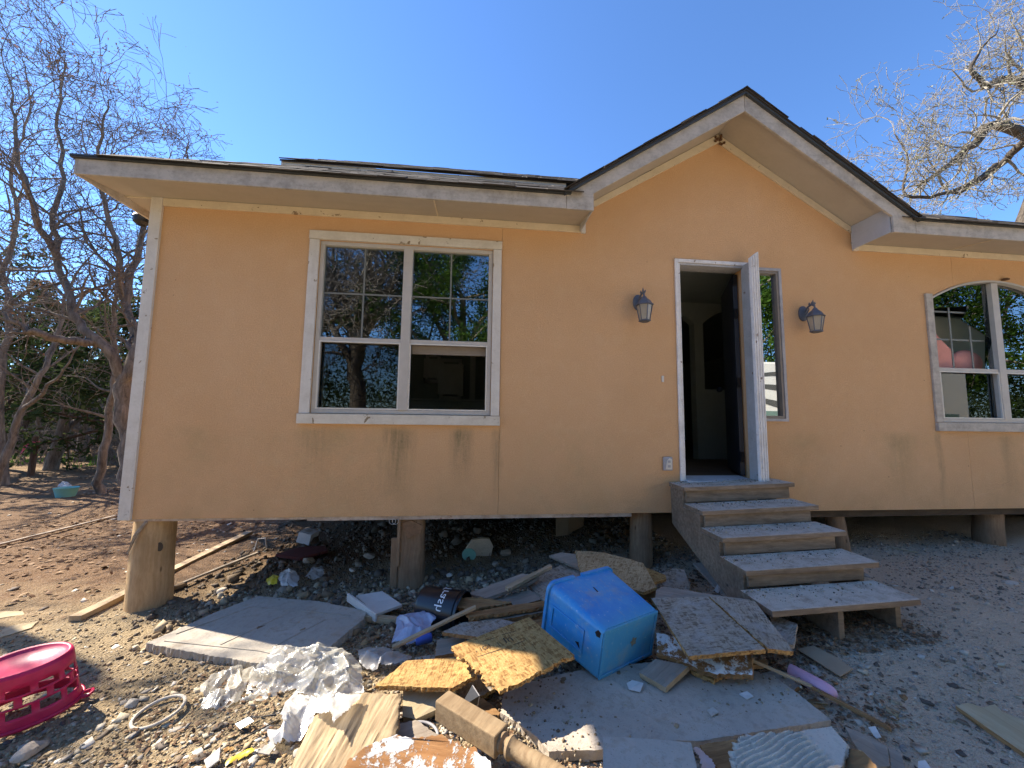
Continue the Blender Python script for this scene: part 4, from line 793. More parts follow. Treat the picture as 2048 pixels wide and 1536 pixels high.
slab('grey_board', 'narrow grey board next to the dark one, bottom right of the heap', 'board', [(1775, 1491, .04), (1801, 1505, .04), (1815, 1548, .04), (1783, 1540, .04)], .014, M['lumbergrey'], None, .003)
slab('peeled_board', 'brown board with flaking white paint at the bottom edge', 'board', [(672, 1575, .15), (700, 1515, .17), (744, 1488, .18), (793, 1469, .19), (850, 1474, .19), (884, 1467, .19), (940, 1495, .17), (981, 1522, .16), (985, 1575, .14)], .03, M['peeled'], M['rotten'], .012, (0, 1, 2, 3, 4, 5, 6), None, 3)
slab('white_board', 'small pale square board lying behind the stamped slab', 'board', [(712, 1191, .07), (764, 1182, .07), (804, 1209, .06), (752, 1228, .05)], .018, M['board_white'], None, .001)
slab('round_board', 'round ended grey board leaning below the steps', 'board', [(1321, 1162, .1), (1325, 1146, .13), (1345, 1137, .15), (1368, 1139, .15), (1380, 1168, .09), (1378, 1182, .07), (1330, 1176, .08)], .015, M['osbgrey'], None, .002)
slab('grey_sheet', 'blue grey flat panel lying in the shade under the steps', 'panel', [(1386, 1126, .06), (1440, 1122, .07), (1474, 1192, .03), (1442, 1186, .03)], .02, M['concretew'], None, .002)
slab('red_board', 'dull dark red board half buried in rubble under the house', 'board', [(551, 1108, .05), (600, 1094, .07), (650, 1091, .07), (655, 1100, .06), (600, 1116, .05)], .03, M['redcloth'], None, .004)
slab('bark_slab', 'pale bark board lying flat at the left edge of the yard', 'board', [(-20, 1230, .02), (0, 1223, .025), (45, 1222, .02), (48, 1229, .015), (0, 1236, .015)], .02, M['lumberlight'], None, .006)
slab('bark_slab', 'long pale bark board pointing right at the left edge', 'board', [(-20, 1268, .02), (20, 1252, .03), (78, 1241, .02), (60, 1256, .02), (0, 1275, .015)], .02, M['lumberlight'], None, .006)

for k, (l, pts, m, e) in enumerate((
 ('dark weathered board wedged under the left edge of the blue tub', [(1010, 1238, .14), (1100, 1216, .15), (1112, 1262, .11), (1098, 1298, .10), (1040, 1270, .12)], 'lumbergrey', 'rotten'),
 ('brown splintered plank poking left from under the tub', [(1000, 1258, .16), (1102, 1232, .18), (1106, 1246, .17), (1010, 1272, .15)], 'rotten', None),
 ('grey plank lying between bucket and tub', [(955, 1206, .13), (1060, 1180, .16), (1090, 1196, .15), (1000, 1224, .13)], 'lumbergrey', 'rotten'),
 ('pale board showing under the sunlit strand boards', [(842, 1312, .08), (930, 1302, .09), (1000, 1372, .07), (940, 1402, .05), (900, 1385, .05)], 'osbgrey', 'osbedge'),
 ('brown board end low between newel post and strand board', [(880, 1400, .05), (960, 1392, .06), (1000, 1425, .05), (985, 1448, .05), (930, 1430, .04)], 'rotten', None),
 ('grey plank between peeled board and split log', [(770, 1455, .06), (830, 1440, .07), (880, 1470, .06), (860, 1500, .05), (780, 1490, .05)], 'lumbergrey', None),
 ('dark board under the tan strand board at the back', [(1120, 1140, .17), (1180, 1128, .20), (1240, 1150, .2), (1225, 1172, .18), (1130, 1172, .15)], 'lumbergrey', 'rotten'),
 ('flat grey board between the stack and the round ended board', [(1300, 1176, .12), (1345, 1172, .12), (1400, 1186, .1), (1385, 1200, .1), (1310, 1200, .1)], 'osbgrey', None),
 ('thin brown lath lying across the back grey plank', [(1010, 1172, .24), (1100, 1128, .27), (1104, 1132, .27), (1016, 1178, .24)], 'lumber', None),
 ('splintered lath sticking out below the stack', [(1420, 1340, .11), (1530, 1318, .12), (1534, 1326, .12), (1428, 1350, .11)], 'rotten', None),
 ('broken grey board lying beyond the concrete sheet near the tube', [(1500, 1352, .05), (1560, 1340, .06), (1600, 1372, .05), (1570, 1396, .05)], 'lumbergrey', 'rotten'),
 ('dark damp board under the ridged mortar', [(1400, 1490, .07), (1470, 1478, .08), (1500, 1520, .08), (1440, 1545, .07)], 'rotten', None))):
    slab('wood_board', l, 'board', pts, .02, M[m], M[e] if e else None, .006, None, BRD, 0, 100+k)
rs = np.random.RandomState(55); q = region(700, -.9, 2.1, -1.85, .1); stones('wood_chips', m_island('wood_chip', [(.30,.18,.08), (.46,.31,.15), (.18,.10,.05), (.52,.40,.24), (.10,.065,.04)]), 56, q, np.exp(rs.normal(-4.0, .5, len(q))).clip(.008, .045), .14, -.1, .35)
# stamp printed on the strand board (flat print)
def text_mesh(s, size=1., ext=0.):
    cu = bpy.data.curves.new('t', 'FONT'); cu.body = s; cu.size = size; cu.resolution_u = 3; o = bpy.data.objects.new('t', cu); C.objects.link(o)
    bpy.context.view_layer.update(); me = bpy.data.meshes.new_from_object(o.evaluated_get(bpy.context.evaluated_depsgraph_get())); bpy.data.objects.remove(o); bpy.data.curves.remove(cu); return me
osb0 = bpy.data.objects['osb_board']
def printed(s, o, u, size, name='stamp', mat=None, parent=None, n=None, squash=1.):
    me = text_mesh(s, size); v = n.cross(u)
    for q in me.vertices: q.co = o + u*q.co.x + v*q.co.y*squash + n*.0012
    me.materials.append(mat); ob = put(name, me, parent)
    if parent is not None: ob.matrix_parent_inverse = parent.matrix_world.inverted()
    return ob
Mx = frame_of(A6, A6[1]-A6[0]); nrm6 = Mx.to_3x3().col[2].normalized()
def on6(px, py):                                 # pixel to the board's own plane
    d = ray(px, py); o = Vector((0, CAM_Y, 0)); c = Mx.translation; return o + d*((c-o).dot(nrm6)/d.dot(nrm6))
u6 = (on6(1045, 1258)-on6(1035, 1290)).normalized(); uu = (on6(1058, 1234)-on6(903, 1293)).normalized(); vd = nrm6.cross(uu)
bpy.context.view_layer.update()
for t_, px, py, sz in (('In', 1011, 1287, .066), ('IOI', 962, 1303, .045), ('24', 945, 1309, .03), ('APA', 921, 1306, .016), ('EXP', 924, 1312, .016)):
    printed(t_, on6(px, py), uu, sz, 'stamp', M['ink'], osb0, nrm6)
for a, b in (((920, 1296), (989, 1276)), ((1003, 1270), (1032, 1262)), ((935, 1321), (1006, 1297)), ((1028, 1290), (1051, 1281)), ((994, 1285), (1001, 1293))):
    A, B = on6(*a), on6(*b); d = B-A; q = nrm6.cross(d).normalized()*.0018; mb = MB(); mb.add([A-q+nrm6*.001, B-q+nrm6*.001, B+q+nrm6*.001, A+q+nrm6*.001], [(0, 1, 2, 3)]); o = mb.build('stamp', M['ink'], osb0); o.matrix_parent_inverse = osb0.matrix_world.inverted()

# sheets with relief: plastic, mortar, split wood
def patch(name, label, cat, pts, mat, hf, res=.012, th=.0, group=None, rag=1., smooth=True, parent=None, xdir=None):
    P = [G(*q) for q in pts]; Mx = frame_of(P, xdir); Mi = Mx.inverted(); L = np.array([(Mi @ p)[:] for p in P])
    x0, y0 = L[:, 0].min(), L[:, 1].min(); x1, y1 = L[:, 0].max(), L[:, 1].max()
    xs = np.arange(x0, x1+res, res); ys = np.arange(y0, y1+res, res); X, Y = np.meshgrid(xs, ys)
    n = len(L); ins = np.zeros(X.shape, bool); dist = np.full(X.shape, 9.)
    for i in range(n):
        a, b = L[i, :2], L[(i+1) % n, :2]
        c = ((a[1] > Y) != (b[1] > Y)); ins ^= c & (X < (b[0]-a[0])*(Y-a[1])/(b[1]-a[1]+1e-12)+a[0])
        d = b-a; t = np.clip(((X-a[0])*d[0]+(Y-a[1])*d[1])/(d@d), 0, 1); dist = np.minimum(dist, np.hypot(X-a[0]-t*d[0], Y-a[1]-t*d[1]))
    dist = np.where(ins, dist, -dist); wob = rag*(.035*fbm(X*9+3, Y*9, 3)+(.035*fbm(X*13+3, Y*13, 2) if group == PL else 0))
    keep = dist+wob > 0
    # height of the corner points carried over the patch by inverse distance
    wts = [1/(np.hypot(X-q[0], Y-q[1])**2+1e-3) for q in L]; zb = sum(w*q[2] for w, q in zip(wts, L))/sum(wts)
    dx, dy, dz = hf(X, Y, np.clip(dist, 0, 1)); V = np.stack([X+dx, Y+dy, zb+dz], -1)
    id_ = np.arange(X.size).reshape(X.shape); F = np.stack([id_[:-1, :-1], id_[:-1, 1:], id_[1:, 1:], id_[1:, :-1]], -1); k = keep[:-1, :-1] & keep[:-1, 1:] & keep[1:, 1:] & keep[1:, :-1]
    F = F[k]; used = np.unique(F); rm = np.full(X.size, -1); rm[used] = np.arange(len(used)); V = V.reshape(-1, 3)[used]; F = rm[F]
    me = np_mesh(name, V, F, mat, smooth)
    if smooth and group != PL: me.set_sharp_from_angle(angle=R(32))
    o = put(name, me, parent); o.matrix_world = Mx
    if th: s = o.modifiers.new('thick', 'SOLIDIFY'); s.thickness = th; s.offset = -1
    return tag(o, label, cat, group) if parent is None else o
def crumple(seed, puff, fold, ang=.6, f0=6., side=.02):
    rsx = np.random.RandomState(seed)
    def facets(X, Y, n, sc):                     # crumpled sheet: the highest of many tilted planes, then ridges
        c = np.stack([rsx.uniform(X.min(), X.max(), n), rsx.uniform(Y.min(), Y.max(), n)], 1); g = rsx.normal(0, 1, (n, 2)); h = rsx.uniform(-.5, .5, n)
        d = np.stack([np.hypot(X-q[0], Y-q[1]) for q in c]); k = np.argsort(d, axis=0)[:2]; d1 = np.take_along_axis(d, k[:1], 0)[0]; d2 = np.take_along_axis(d, k[1:], 0)[0]; i = k[0]
        return (np.clip((d2-d1)/sc, 0, 1)*-.6 + h[i]*np.clip((d2-d1)/sc*1.5, 0, 1) + .35*(g[i, 0]*(X-c[i, 0])+g[i, 1]*(Y-c[i, 1]))/sc)
    def hf(X, Y, d):
        wx, wy = X+.03*fbm(X*10, Y*10+seed, 2), Y+.03*fbm(X*10+5, Y*10+seed, 2); area = (X.max()-X.min())*(Y.max()-Y.min())
        c, s_ = math.cos(ang), math.sin(ang); U = wx*c+wy*s_; W = (-wx*s_+wy*c)*1.9
        z = facets(U, W, max(7, int(area*120)), .09)*1.0 + facets(U, W, max(14, int(area*420)), .055)*.28 + facets(wx, wy, max(18, int(area*1300)), .03)*.05
        env = np.clip(d/.09, 0, 1)**.7
        z = puff*env*(.5+1.2*(fbm(X*3.2+seed, Y*3.2, 2)+.35)) + fold*(.35+.65*env)*z
        return side*fbm(X*14, Y*14+seed, 3), side*fbm(X*14+9, Y*14+seed, 3), z-.004
    return hf
PL = 'thin plastic bags and sheets on the ground'
patch('plastic_bag', 'puffed clear white bag at the left end of the plastic heap', 'plastic bag', [(391, 1372, .02), (420, 1350, .02), (470, 1332, .02), (515, 1330, .03), (500, 1368, .03), (478, 1408, .02), (440, 1421, .01), (405, 1412, .01)], M['film'], crumple(3, .045, .035, .5), .006, group=PL)
patch('plastic_sheet', 'large crumpled creamy clear plastic sheet beside the stamped slab', 'plastic sheet', [(478, 1404, .02), (500, 1350, .04), (548, 1300, .08), (600, 1292, .10), (648, 1282, .12), (690, 1298, .12), (728, 1328, .08), (724, 1380, .06), (690, 1400, .06), (640, 1402, .05), (590, 1372, .05), (545, 1392, .03), (500, 1412, .02)], M['film'], crumple(11, .06, .06, 1.1, 5), .006, group=PL)
patch('plastic_bag', 'bright white bag hanging over the split log', 'plastic bag', [(618, 1392, .14), (680, 1378, .16), (722, 1388, .16), (712, 1402, .16), (690, 1420, .17), (672, 1462, .15), (660, 1455, .15), (645, 1420, .15), (625, 1412, .12)], M['filmw'], crumple(21, .04, .035, 2.2, 6), .006, group=PL)
patch('plastic_bag', 'limp white bag lying below the crumpled sheet, left of the log', 'plastic bag', [(556, 1420, .03), (590, 1378, .06), (620, 1388, .08), (640, 1420, .09), (618, 1450, .08), (600, 1478, .06), (560, 1490, .04), (524, 1500, .02), (530, 1455, .02), (560, 1456, .03)], M['filmw'], crumple(31, .05, .04, .9, 6), .006, group=PL)
patch('plastic_sheet', 'greyish see-through sheet in shade right of the creamy one', 'plastic sheet', [(706, 1296, .09), (740, 1290, .09), (780, 1296, .09), (826, 1312, .09), (810, 1326, .08), (780, 1338, .06), (742, 1342, .05), (722, 1322, .07)], M['filmgrey'], crumple(41, .05, .035, .3, 6), .006, group=PL)
patch('plastic_bag', 'pale blue plastic bag in front of the black bucket', 'plastic bag', [(782, 1284, .05), (796, 1226, .09), (830, 1220, .14), (868, 1222, .13), (880, 1240, .11), (850, 1262, .09), (812, 1288, .05)], M['filmblue'], crumple(51, .07, .03, .7, 6), .006, group=PL)
patch('plastic_bag', 'pinkish clear bag at the bottom edge beside the pale square board', 'plastic bag', [(1384, 1487, .10), (1402, 1494, .10), (1428, 1518, .10), (1440, 1560, .09), (1395, 1570, .09)], M['filmpink'], crumple(61, .03, .02, .7, 6), .006, group=PL)
patch('snack_bag', 'torn clear and green snack bag in the rubble under the house', 'plastic bag', [(550, 1160, .05), (560, 1142, .08), (585, 1138, .09), (604, 1150, .07), (596, 1170, .05), (570, 1174, .04)], M['filmw'], crumple(71, .05, .03, .7, 6), .006, group=PL)
patch('plastic_bag', 'small clear bag behind the snack bag in the rubble', 'plastic bag', [(605, 1152, .05), (622, 1134, .08), (645, 1132, .08), (656, 1146, .06), (640, 1158, .05)], M['filmgrey'], crumple(81, .05, .03, .7, 6), .006, group=PL)
patch('yellow_wrapper', 'yellow wrapper next to the snack bag in the rubble', 'wrapper', [(529, 1160, .05), (545, 1148, .07), (562, 1150, .07), (556, 1168, .05), (534, 1170, .04)], M['yellow'], crumple(91, .03, .02, .7, 7), .008)
patch('yellow_wrapper', 'crumpled yellow crisp packet on the lit chips at the bottom', 'wrapper', [(444, 1524, .02), (470, 1506, .03), (506, 1492, .03), (516, 1500, .03), (488, 1520, .02), (450, 1536, .02)], M['yellow'], crumple(95, .02, .02, .7, 8), .007)
patch('yellow_scrap', 'frayed pale yellow foam scrap above the crisp packet', 'scrap', [(440, 1496, .02), (462, 1485, .03), (478, 1490, .03), (465, 1506, .02), (446, 1508, .02)], M['osb'], crumple(97, .02, .02, .7, 9), .007)
def mortar(X, Y, d):
    z = .008*np.sin((X*1.0+.004*np.sin(Y*30))*2*np.pi/.021)*np.clip((.13-Y-.25*X)*30+.5, 0, 1) + .01*fbm(X*9, Y*9, 3)
    return 0*X, 0*Y, np.where(d < .006, z-.012, z)
patch('ridged_mortar', 'broken pale tile with combed ridged mortar, partly sunlit, bottom right', 'tile', [(1462, 1506, .12), (1478, 1471, .12), (1560, 1462, .12), (1663, 1449, .12), (1700, 1490, .12), (1690, 1535, .12), (1640, 1560, .12), (1600, 1590, .12), (1480, 1590, .12)], M['mortar'], mortar, .004, .03, smooth=True, xdir=(lambda a, b: a-b)(G(1540, 1480, .12), G(1522, 1466, .12)))
def grainy(X, Y, d):
    z = .03*fbm(X*2+3, Y*16, 4) + .015*fbm(X*6, Y*60, 3) + .03*fbm(X*3, Y*3, 2); return 0*X, 0*Y, z-.03*np.exp(-d/.02)
patch('split_log', 'thick rough split log with pale shaggy grain under the white bag', 'log', [(560, 1590, .02), (590, 1500, .05), (625, 1425, .10), (716, 1377, .13), (803, 1376, .14), (800, 1430, .14), (797, 1470, .13), (745, 1498, .12), (700, 1590, .08)], M['splitwood'], grainy, .006, .09, smooth=True, xdir=G(716, 1385, .1)-G(610, 1520, .1))
def rock(label, px, py, dz, r, mat, sq=(1, 1, .7), seed=0, name='rock', group=None, Y=None):
    p = G(px, py, dz) if Y is None else PY(px, py, Y); bm = bmesh.new(); bmesh.ops.create_icosphere(bm, subdivisions=3, radius=1); ph = seed*3.7+px
    rr = random.Random(seed+int(px)); pl = [(Vector((rr.gauss(0, 1), rr.gauss(0, 1), rr.gauss(0, 1))).normalized(), rr.uniform(.5, .85)) for _ in range(14)]
    for v in bm.verts:
        q = v.co.copy()
        for nn, dd in pl:
            e = q.dot(nn)-dd
            if e > 0: q -= nn*e*.97
        k = 1 + .25*float(fbm(q.x*2.2+ph, q.y*2.2+q.z*1.7, 3)); v.co = Vector((q.x*sq[0]*r*k, q.y*sq[1]*r*k, q.z*sq[2]*r*k))
    me = bpy.data.meshes.new(name); bm.to_mesh(me); bm.free(); me.materials.append(mat); me.polygons.foreach_set('use_smooth', [True]*len(me.polygons)); me.set_sharp_from_angle(angle=R(28))
    o = put(name, me, None, p); o.rotation_euler = (0, 0, rr.uniform(0, 6)); return tag(o, label, 'rock', group)
rock('flat pale stone on the grey gravel right of the steps', 2022, 1167, .01, .05, M['concretew'], (1.5, .9, .45), 2)
rock('grey stone lying by the foot of the middle post', 855, 1180, .04, .03, M['concrete'], (1.2, 1, .8), 3)
rock('grey lump of rock below the pink basket, bottom left corner', 60, 1502, .02, .055, M['concrete'], (1.2, 1, .6), 4)
rock('flat pale stone between the ring and the split log', 265, 1405, .02, .035, M['concretew'], (1.3, .9, .5), 5)
for i, (px, py, r, m, l) in enumerate(((355, 1172, .08, 'rockbrown', 'brown clod in the sunlit rubble right of the corner post'), (445, 1180, .06, 'mortar', 'pale rock at the front of the sunlit rubble'), (620, 1120, .09, 'concrete', 'grey stone in shade under the left room'), (705, 1140, .05, 'mortar', 'white rock in rubble left of the middle post'), (740, 1112, .08, 'concrete', 'grey stone beside the middle post in deep shade'), (1010, 1105, .08, 'concrete', 'squarish grey stone right of the octagonal stone'), (990, 1128, .06, 'concrete', 'low grey stone in front of the octagonal stone'), (900, 1150, .04, 'mortar', 'small pale stone above the bucket'))):
    rock(l, px, py, .03, r*.75, M[m], (1.2, .9, .6), 20+i)
slab('octagonal_stone', 'pale eight-sided stone standing in the shade under the house', 'stone', [(0, 0, 0, PY(*q, .62)) for q in ((932, 1095), (943, 1078), (962, 1074), (978, 1075), (986, 1090), (981, 1108), (962, 1116), (942, 1113))], .05, M['mortar'], None, .002)
slab('plate', 'pale teal round plate leaning against the octagonal stone', 'plate', [(0, 0, 0, PY(938+14*math.cos(a), 1110+13*math.sin(a), .5)) for a in np.linspace(0, 6.283, 17)[:-1]], .01, M['teal'], None, 0)

# blue tub
Rm = Euler((.177, .013, .472), 'XYZ').to_matrix().to_4x4(); Mt = Matrix.Translation((.882, -1.313, -1.204)) @ Rm
def tub():
    bu, bv, L, k, th = .223, .140, .405, 1.18, .004; nc = 6
    def ring(hu, hv, r, n):
        out = []
        for cx, cy, a0 in ((hu-r, hv-r, 0), (-hu+r, hv-r, 90), (-hu+r, -hv+r, 180), (hu-r, -hv+r, 270)):
            for j in range(nc): a = R(a0+90*j/(nc-1)); out.append(Vector((cx+r*math.cos(a), n, cy+r*math.sin(a))))
        return out
    body = MB(); prof = [(0, .985, .03), (.012, 1.0, .034)] + [(L*f, 1+(k-1)*f, .034+.012*f) for f in (.1, .3, .5, .7, .88, 1.)]
    rings = [ring(bu*s, bv*s, r, n) for n, s, r in prof]; m = len(rings[0])
    rin = [ring(bu*s-th, bv*s-th, r-th, max(n, .014)) for n, s, r in prof[1:]][::-1]
    allr = rings + rin
    for q in allr: body.v += [tuple(p) for p in q]
    notch = lambda i, j: False
    for i in range(len(allr)-1):
        for j in range(m): body.f.append([i*m+j, i*m+(j+1) % m, (i+1)*m+(j+1) % m, (i+1)*m+j]); body.m.append(0)
    body.f.append(list(range(m))); body.m.append(0); body.f.append(list(range((len(allr)-1)*m, len(allr)*m))); body.m.append(0)
    o = body.build('storage_tub', M['tub'], None, auto=38); o.matrix_world = Mt
    tag(o, 'cracked blue plastic tub lying on its side on the rubbish heap', 'tub')
    # lip, broken open for a stretch on the upper side
    a = ring(bu*k, bv*k, .046, L-.012); pts = a[2:] + a[:2]; lip = MB(); seg = []
    out = ring(bu*k+.012, bv*k+.012, .055, L-.012)
    for j in range(m):
        p, q, P2, Q2 = a[j], a[(j+1) % m], out[j], out[(j+1) % m]
        parts = [(0, 1)]
        if j == nc-1: parts = [(0, .52), (.66, 1)]       # long upper side: leave the break
        for f0, f1 in parts:
            A, B, A2, B2 = p.lerp(q, f0), p.lerp(q, f1), P2.lerp(Q2, f0), P2.lerp(Q2, f1); h = Vector((0, .02, 0))
            lip.add([A, B, B2, A2, A+h, B+h, B2+h, A2+h], [(0, 1, 2, 3), (4, 7, 6, 5), (3, 2, 6, 7), (0, 4, 5, 1), (0, 3, 7, 4), (1, 5, 6, 2)])
    lp = lip.build('rim', M['tub'], o)
    # raised border and recess on the base, recess on the near side, holes and scuffs
    mb = MB()
    frame_rect2 = lambda hu, hv, wd, n0, n1: [mb.box(-hu, hu, n1, n0, -hv, -hv+wd), mb.box(-hu, hu, n1, n0, hv-wd, hv), mb.box(-hu, -hu+wd, n1, n0, -hv+wd, hv-wd), mb.box(hu-wd, hu, n1, n0, -hv+wd, hv-wd)]
    frame_rect2(bu*.965, bv*.95, .02, .0, -.007); mb.build('base_border', M['tub'], o, bevel=.003)
    mb = MB(); rr = random.Random(4); mb.prism([(.035+.022*(1+.6*(i % 2))*math.cos(i*.62)*.8, -.002, .0+.018*(1+.6*(i % 2))*math.sin(i*.62)) for i in range(10)], (0, .001, 0)); mb.build('scuff', m_plain('scuff', (.22, .24, .2), .8, .4, 60), o)
    mb = MB(); mb.prism([(-bu*1.002-.001, .012, .11), (-bu*1.0-.004, .03, .118), (-bu*1.02-.004, .045, .10), (-bu*1.01-.003, .035, .082), (-bu-.002, .015, .085)], (.003, 0, 0)); mb.build('corner_hole', M['blackmetal'], o)
    mb = MB(); sx = lambda n: -bu*(1+(k-1)*n/L)-.0015
    for n0, n1, z0, z1 in ((.11, .36, .05, .065), (.11, .36, -.07, -.055), (.345, .36, -.055, .05), (.11, .125, -.055, .05)): mb.prism([(sx(n0), n0, z0), (sx(n1), n1, z0), (sx(n1), n1, z1), (sx(n0), n0, z1)], (-.006, 0, 0))
    mb.build('side_ridge', M['tub'], o, bevel=.002)
    mb = MB(); mb.prism([(sx(.13), .13, -.05), (sx(.165), .165, -.03), (sx(.14), .14, -.02)], (-.001, 0, 0)); mb.build('crack_hole', M['blackmetal'], o)
    mb = MB(); zt = lambda n: bv*(1+(k-1)*n/L)+.0012; mb.prism([(-.03, .24, zt(.24)), (-.022, .285, zt(.285)), (-.016, .28, zt(.28)), (-.02, .24, zt(.24))], (0, 0, .001)); mb.build('crack_hole', M['blackmetal'], o)
tub()
# black bucket on its side with white lettering
def along(name, label, cat, A, B, prof, mat, n=24, auto=40, parent=None, cap=True):
    A, B = Vector(A), Vector(B); z = (B-A).normalized(); q = z.to_track_quat('Z', 'Y').to_matrix().to_4x4(); mb = MB(); mb.lathe(prof, n, cap=cap)
    o = mb.build(name, mat, parent, auto=auto); o.matrix_world = Matrix.Translation(A) @ q
    return tag(o, label, cat) if parent is None else o
bA = G(846, 1205, .13); bA.z = base_z(bA.x, bA.y)+.125; bB = bA + Vector((.85, -.42, -.02)).normalized()*.33; r0, r1 = .118, .132
bucket = along('bucket', 'black plastic bucket lying on its side with white lettering', 'bucket', bA, bB, [(0, 0), (r0-.006, 0), (r0, .006), (r0+.002, .02), (r1, .29), (r1+.007, .29), (r1+.007, .30), (r1, .302), (r1+.003, .325), (r1-.003, .33), (r1-.006, .30), (r0-.005, .012), (0, .012)], M['bucket'], 40, 40, cap=False)
me = text_mesh('Trash', .085); axis_l = [v.co.x for v in me.vertices]; bpy.context.view_layer.update()
cl = bucket.matrix_world.inverted() @ Vector((0, CAM_Y, 0)); ca = math.atan2(cl.y, cl.x); upl = bucket.matrix_world.to_3x3().inverted() @ Vector((0, 0, 1)); ua = math.atan2(upl.y, upl.x)
sg = 1 if math.sin(ca-ua) > 0 else -1
for v in me.vertices:
    zz = .215 - v.co.y*1.0; rr_ = r0+.002+(r1-r0)*(zz-.02)/.27+.0012; th_ = ua + sg*(-.35 + v.co.x*1.0/r0); v.co = Vector((rr_*math.cos(th_), rr_*math.sin(th_), zz))
me.materials.append(M['white']); put('lettering', me, bucket)
# newel post with turned shaft
nA, nB = G(884, 1410, .17), G(1003, 1483, .16); ax = (nB-nA).normalized(); Ls = (nB-nA).length
post = along('newel_post', 'old square wooden post with turned end lying in the foreground', 'post', nA, nB, [(0, Ls), (.036, Ls), (.036, Ls+.012), (.026, Ls+.02), (.026, Ls+.03), (.040, Ls+.04), (.042, Ls+.05), (.033, Ls+.062), (.030, Ls+.10), (.034, Ls+.2), (.033, Ls+.45), (0, Ls+.45)], M['post'], 20, 40)
mb = MB(); mb.box(-.042, .042, -.042, .042, 0, Ls); o = mb.build('square_block', M['post'], post, bevel=.005)
def bar(name, label, cat, a, b, wd, h, mat, group=None, up=Vector((0, 0, 1))):
    A, B = (Vector(a) if len(a) != 3 or isinstance(a, Vector) else G(*a)), (Vector(b) if isinstance(b, Vector) else G(*b)); d = B-A; x = d.normalized(); y = up.cross(x).normalized(); z = x.cross(y)
    mb = MB(); k = max(2, int(d.length/.12)); rr = random.Random(int(A.x*1000)); V = []
    for i in range(k+1):
        f = i/k; c = Vector((d.length*f, 0, 0)); j = lambda s: rr.uniform(-s, s)
        V += [c+Vector((j(.004) if 0 < i < k else j(.012), -wd/2+j(.002), -h+j(.002))), c+Vector((0, wd/2+j(.002), -h+j(.002))), c+Vector((0, wd/2+j(.002), j(.002))), c+Vector((0, -wd/2+j(.002), j(.002)))]
    F = [(0, 3, 2, 1), (4*k, 4*k+1, 4*k+2, 4*k+3)] + [(4*i+q, 4*i+(q+1) % 4, 4*i+4+(q+1) % 4, 4*i+4+q) for i in range(k) for q in range(4)]
    mb.add(V, F); o = mb.build(name, mat, None, bevel=.002); o.matrix_world = Matrix(((x.x, y.x, z.x, A.x), (x.y, y.y, z.y, A.y), (x.z, y.z, z.z, A.z), (0, 0, 0, 1)))
    return tag(o, label, cat, group)
bar('wood_stick', 'thin brown stick lying across the heap in front of the bucket', 'stick', (784, 1292, .09), (951, 1211, .25), .03, .018, M['lumber'])
bar('lumber_plank', 'long square plank lying on the dirt behind the corner post', 'plank', (150, 1232, .05), (499, 1062, .05), .085, .04, M['lumber'])
bar('lumber_plank', 'thin plank lying beside the long one in the sunlit rubble', 'plank', (320, 1182, .05), (520, 1102, .07), .03, .02, M['lumbergrey'])
bar('wood_batten', 'long thin batten crossing the far left dirt', 'batten', (-20, 1092, .03), (232, 1030, .03), .04, .02, M['lumbergrey'])
bar('lumber_offcut', 'short squared lumber piece under the small pale board', 'offcut', (686, 1224, .04), (796, 1236, .035), .05, .04, M['lumber'])
a = G(694, 1187, .11); b = G(751, 1228, .07); mb = MB(); d = b-a; y = Vector((0, 0, 1)).cross(d.normalized()); mb.obox(a, d, y*.016, (0, 0, -.058)); tag(mb.build('drawer_front', M['board_white'], bevel=.002), 'white narrow drawer front standing against the small square board', 'drawer front')
bar('wood_strip', 'splintered orange strip running from the stack down to the right', 'wood strip', (1505, 1318, .14), (1625, 1372, .07), .016, .012, M['lumber'])
bar('wood_strip', 'lower weathered half of the splintered strip, on the gravel', 'wood strip', (1620, 1370, .07), (1780, 1454, .03), .02, .014, M['rotten'])
bar('wood_stick', 'pale thin stick on the shaded ground right of the steps', 'stick', (1778, 1094, .02), (1836, 1104, .02), .012, .01, M['lumberlight'])
bar('black_rod', 'black rod lying in the chips left of the split log', 'rod', (487, 1436, .04), (552, 1428, .05), .006, .006, M['blackmetal'])
bar('black_rod', 'lower black rod pointing to the limp white bag', 'rod', (468, 1486, .03), (552, 1440, .05), .006, .006, M['blackmetal'])
slab('black_scrap', 'torn black plastic triangle between post and strand board', 'scrap', [(919, 1416, .08), (944, 1371, .16), (958, 1392, .15), (955, 1410, .1)], .006, M['blackmetal'], M['grey'], .003)
slab('black_scrap', 'flat black plastic shard in the chips left of the log', 'scrap', [(470, 1448, .03), (498, 1434, .05), (508, 1442, .05), (480, 1458, .03)], .004, M['bucket'], None, .002)
along('tube', 'pink plastic tube lying by the strip and cardboard', 'tube', G(1580, 1341, .06), G(1672, 1390, .05), [(0, 0), (.032, 0), (.033, .004), (.033, .14), (.029, .17), (.02, .19), (.0, .20)], M['pinktube'], 20)
along('drink_can', 'dark blue can half hidden behind the thin stick', 'can', G(832, 1282, .05), G(866, 1274, .06), [(0, 0), (.022, 0), (.027, .006), (.028, .09), (.022, .10), (0, .10)], M['blueplastic'], 16)
mb = MB(); c = G(318, 1423, .02); mb.tube([c+Vector((.10*math.cos(a), .10*math.sin(a), .012*math.sin(a+1))) for a in np.linspace(0, 2*math.pi, 33)], .008, 6); tag(mb.build('plastic_ring', M['mortar'], smooth=True), 'thin cream ring lying on the sunlit gravel', 'ring')
mb = MB(); c = G(832, 1478, .04); mb.tube([c+Vector((.095*math.cos(a), .095*math.sin(a), .0)) for a in np.linspace(0, 2*math.pi, 33)], .007, 6); tag(mb.build('lid_ring', M['grey'], smooth=True), 'dark round lid ring under the newel post', 'ring')
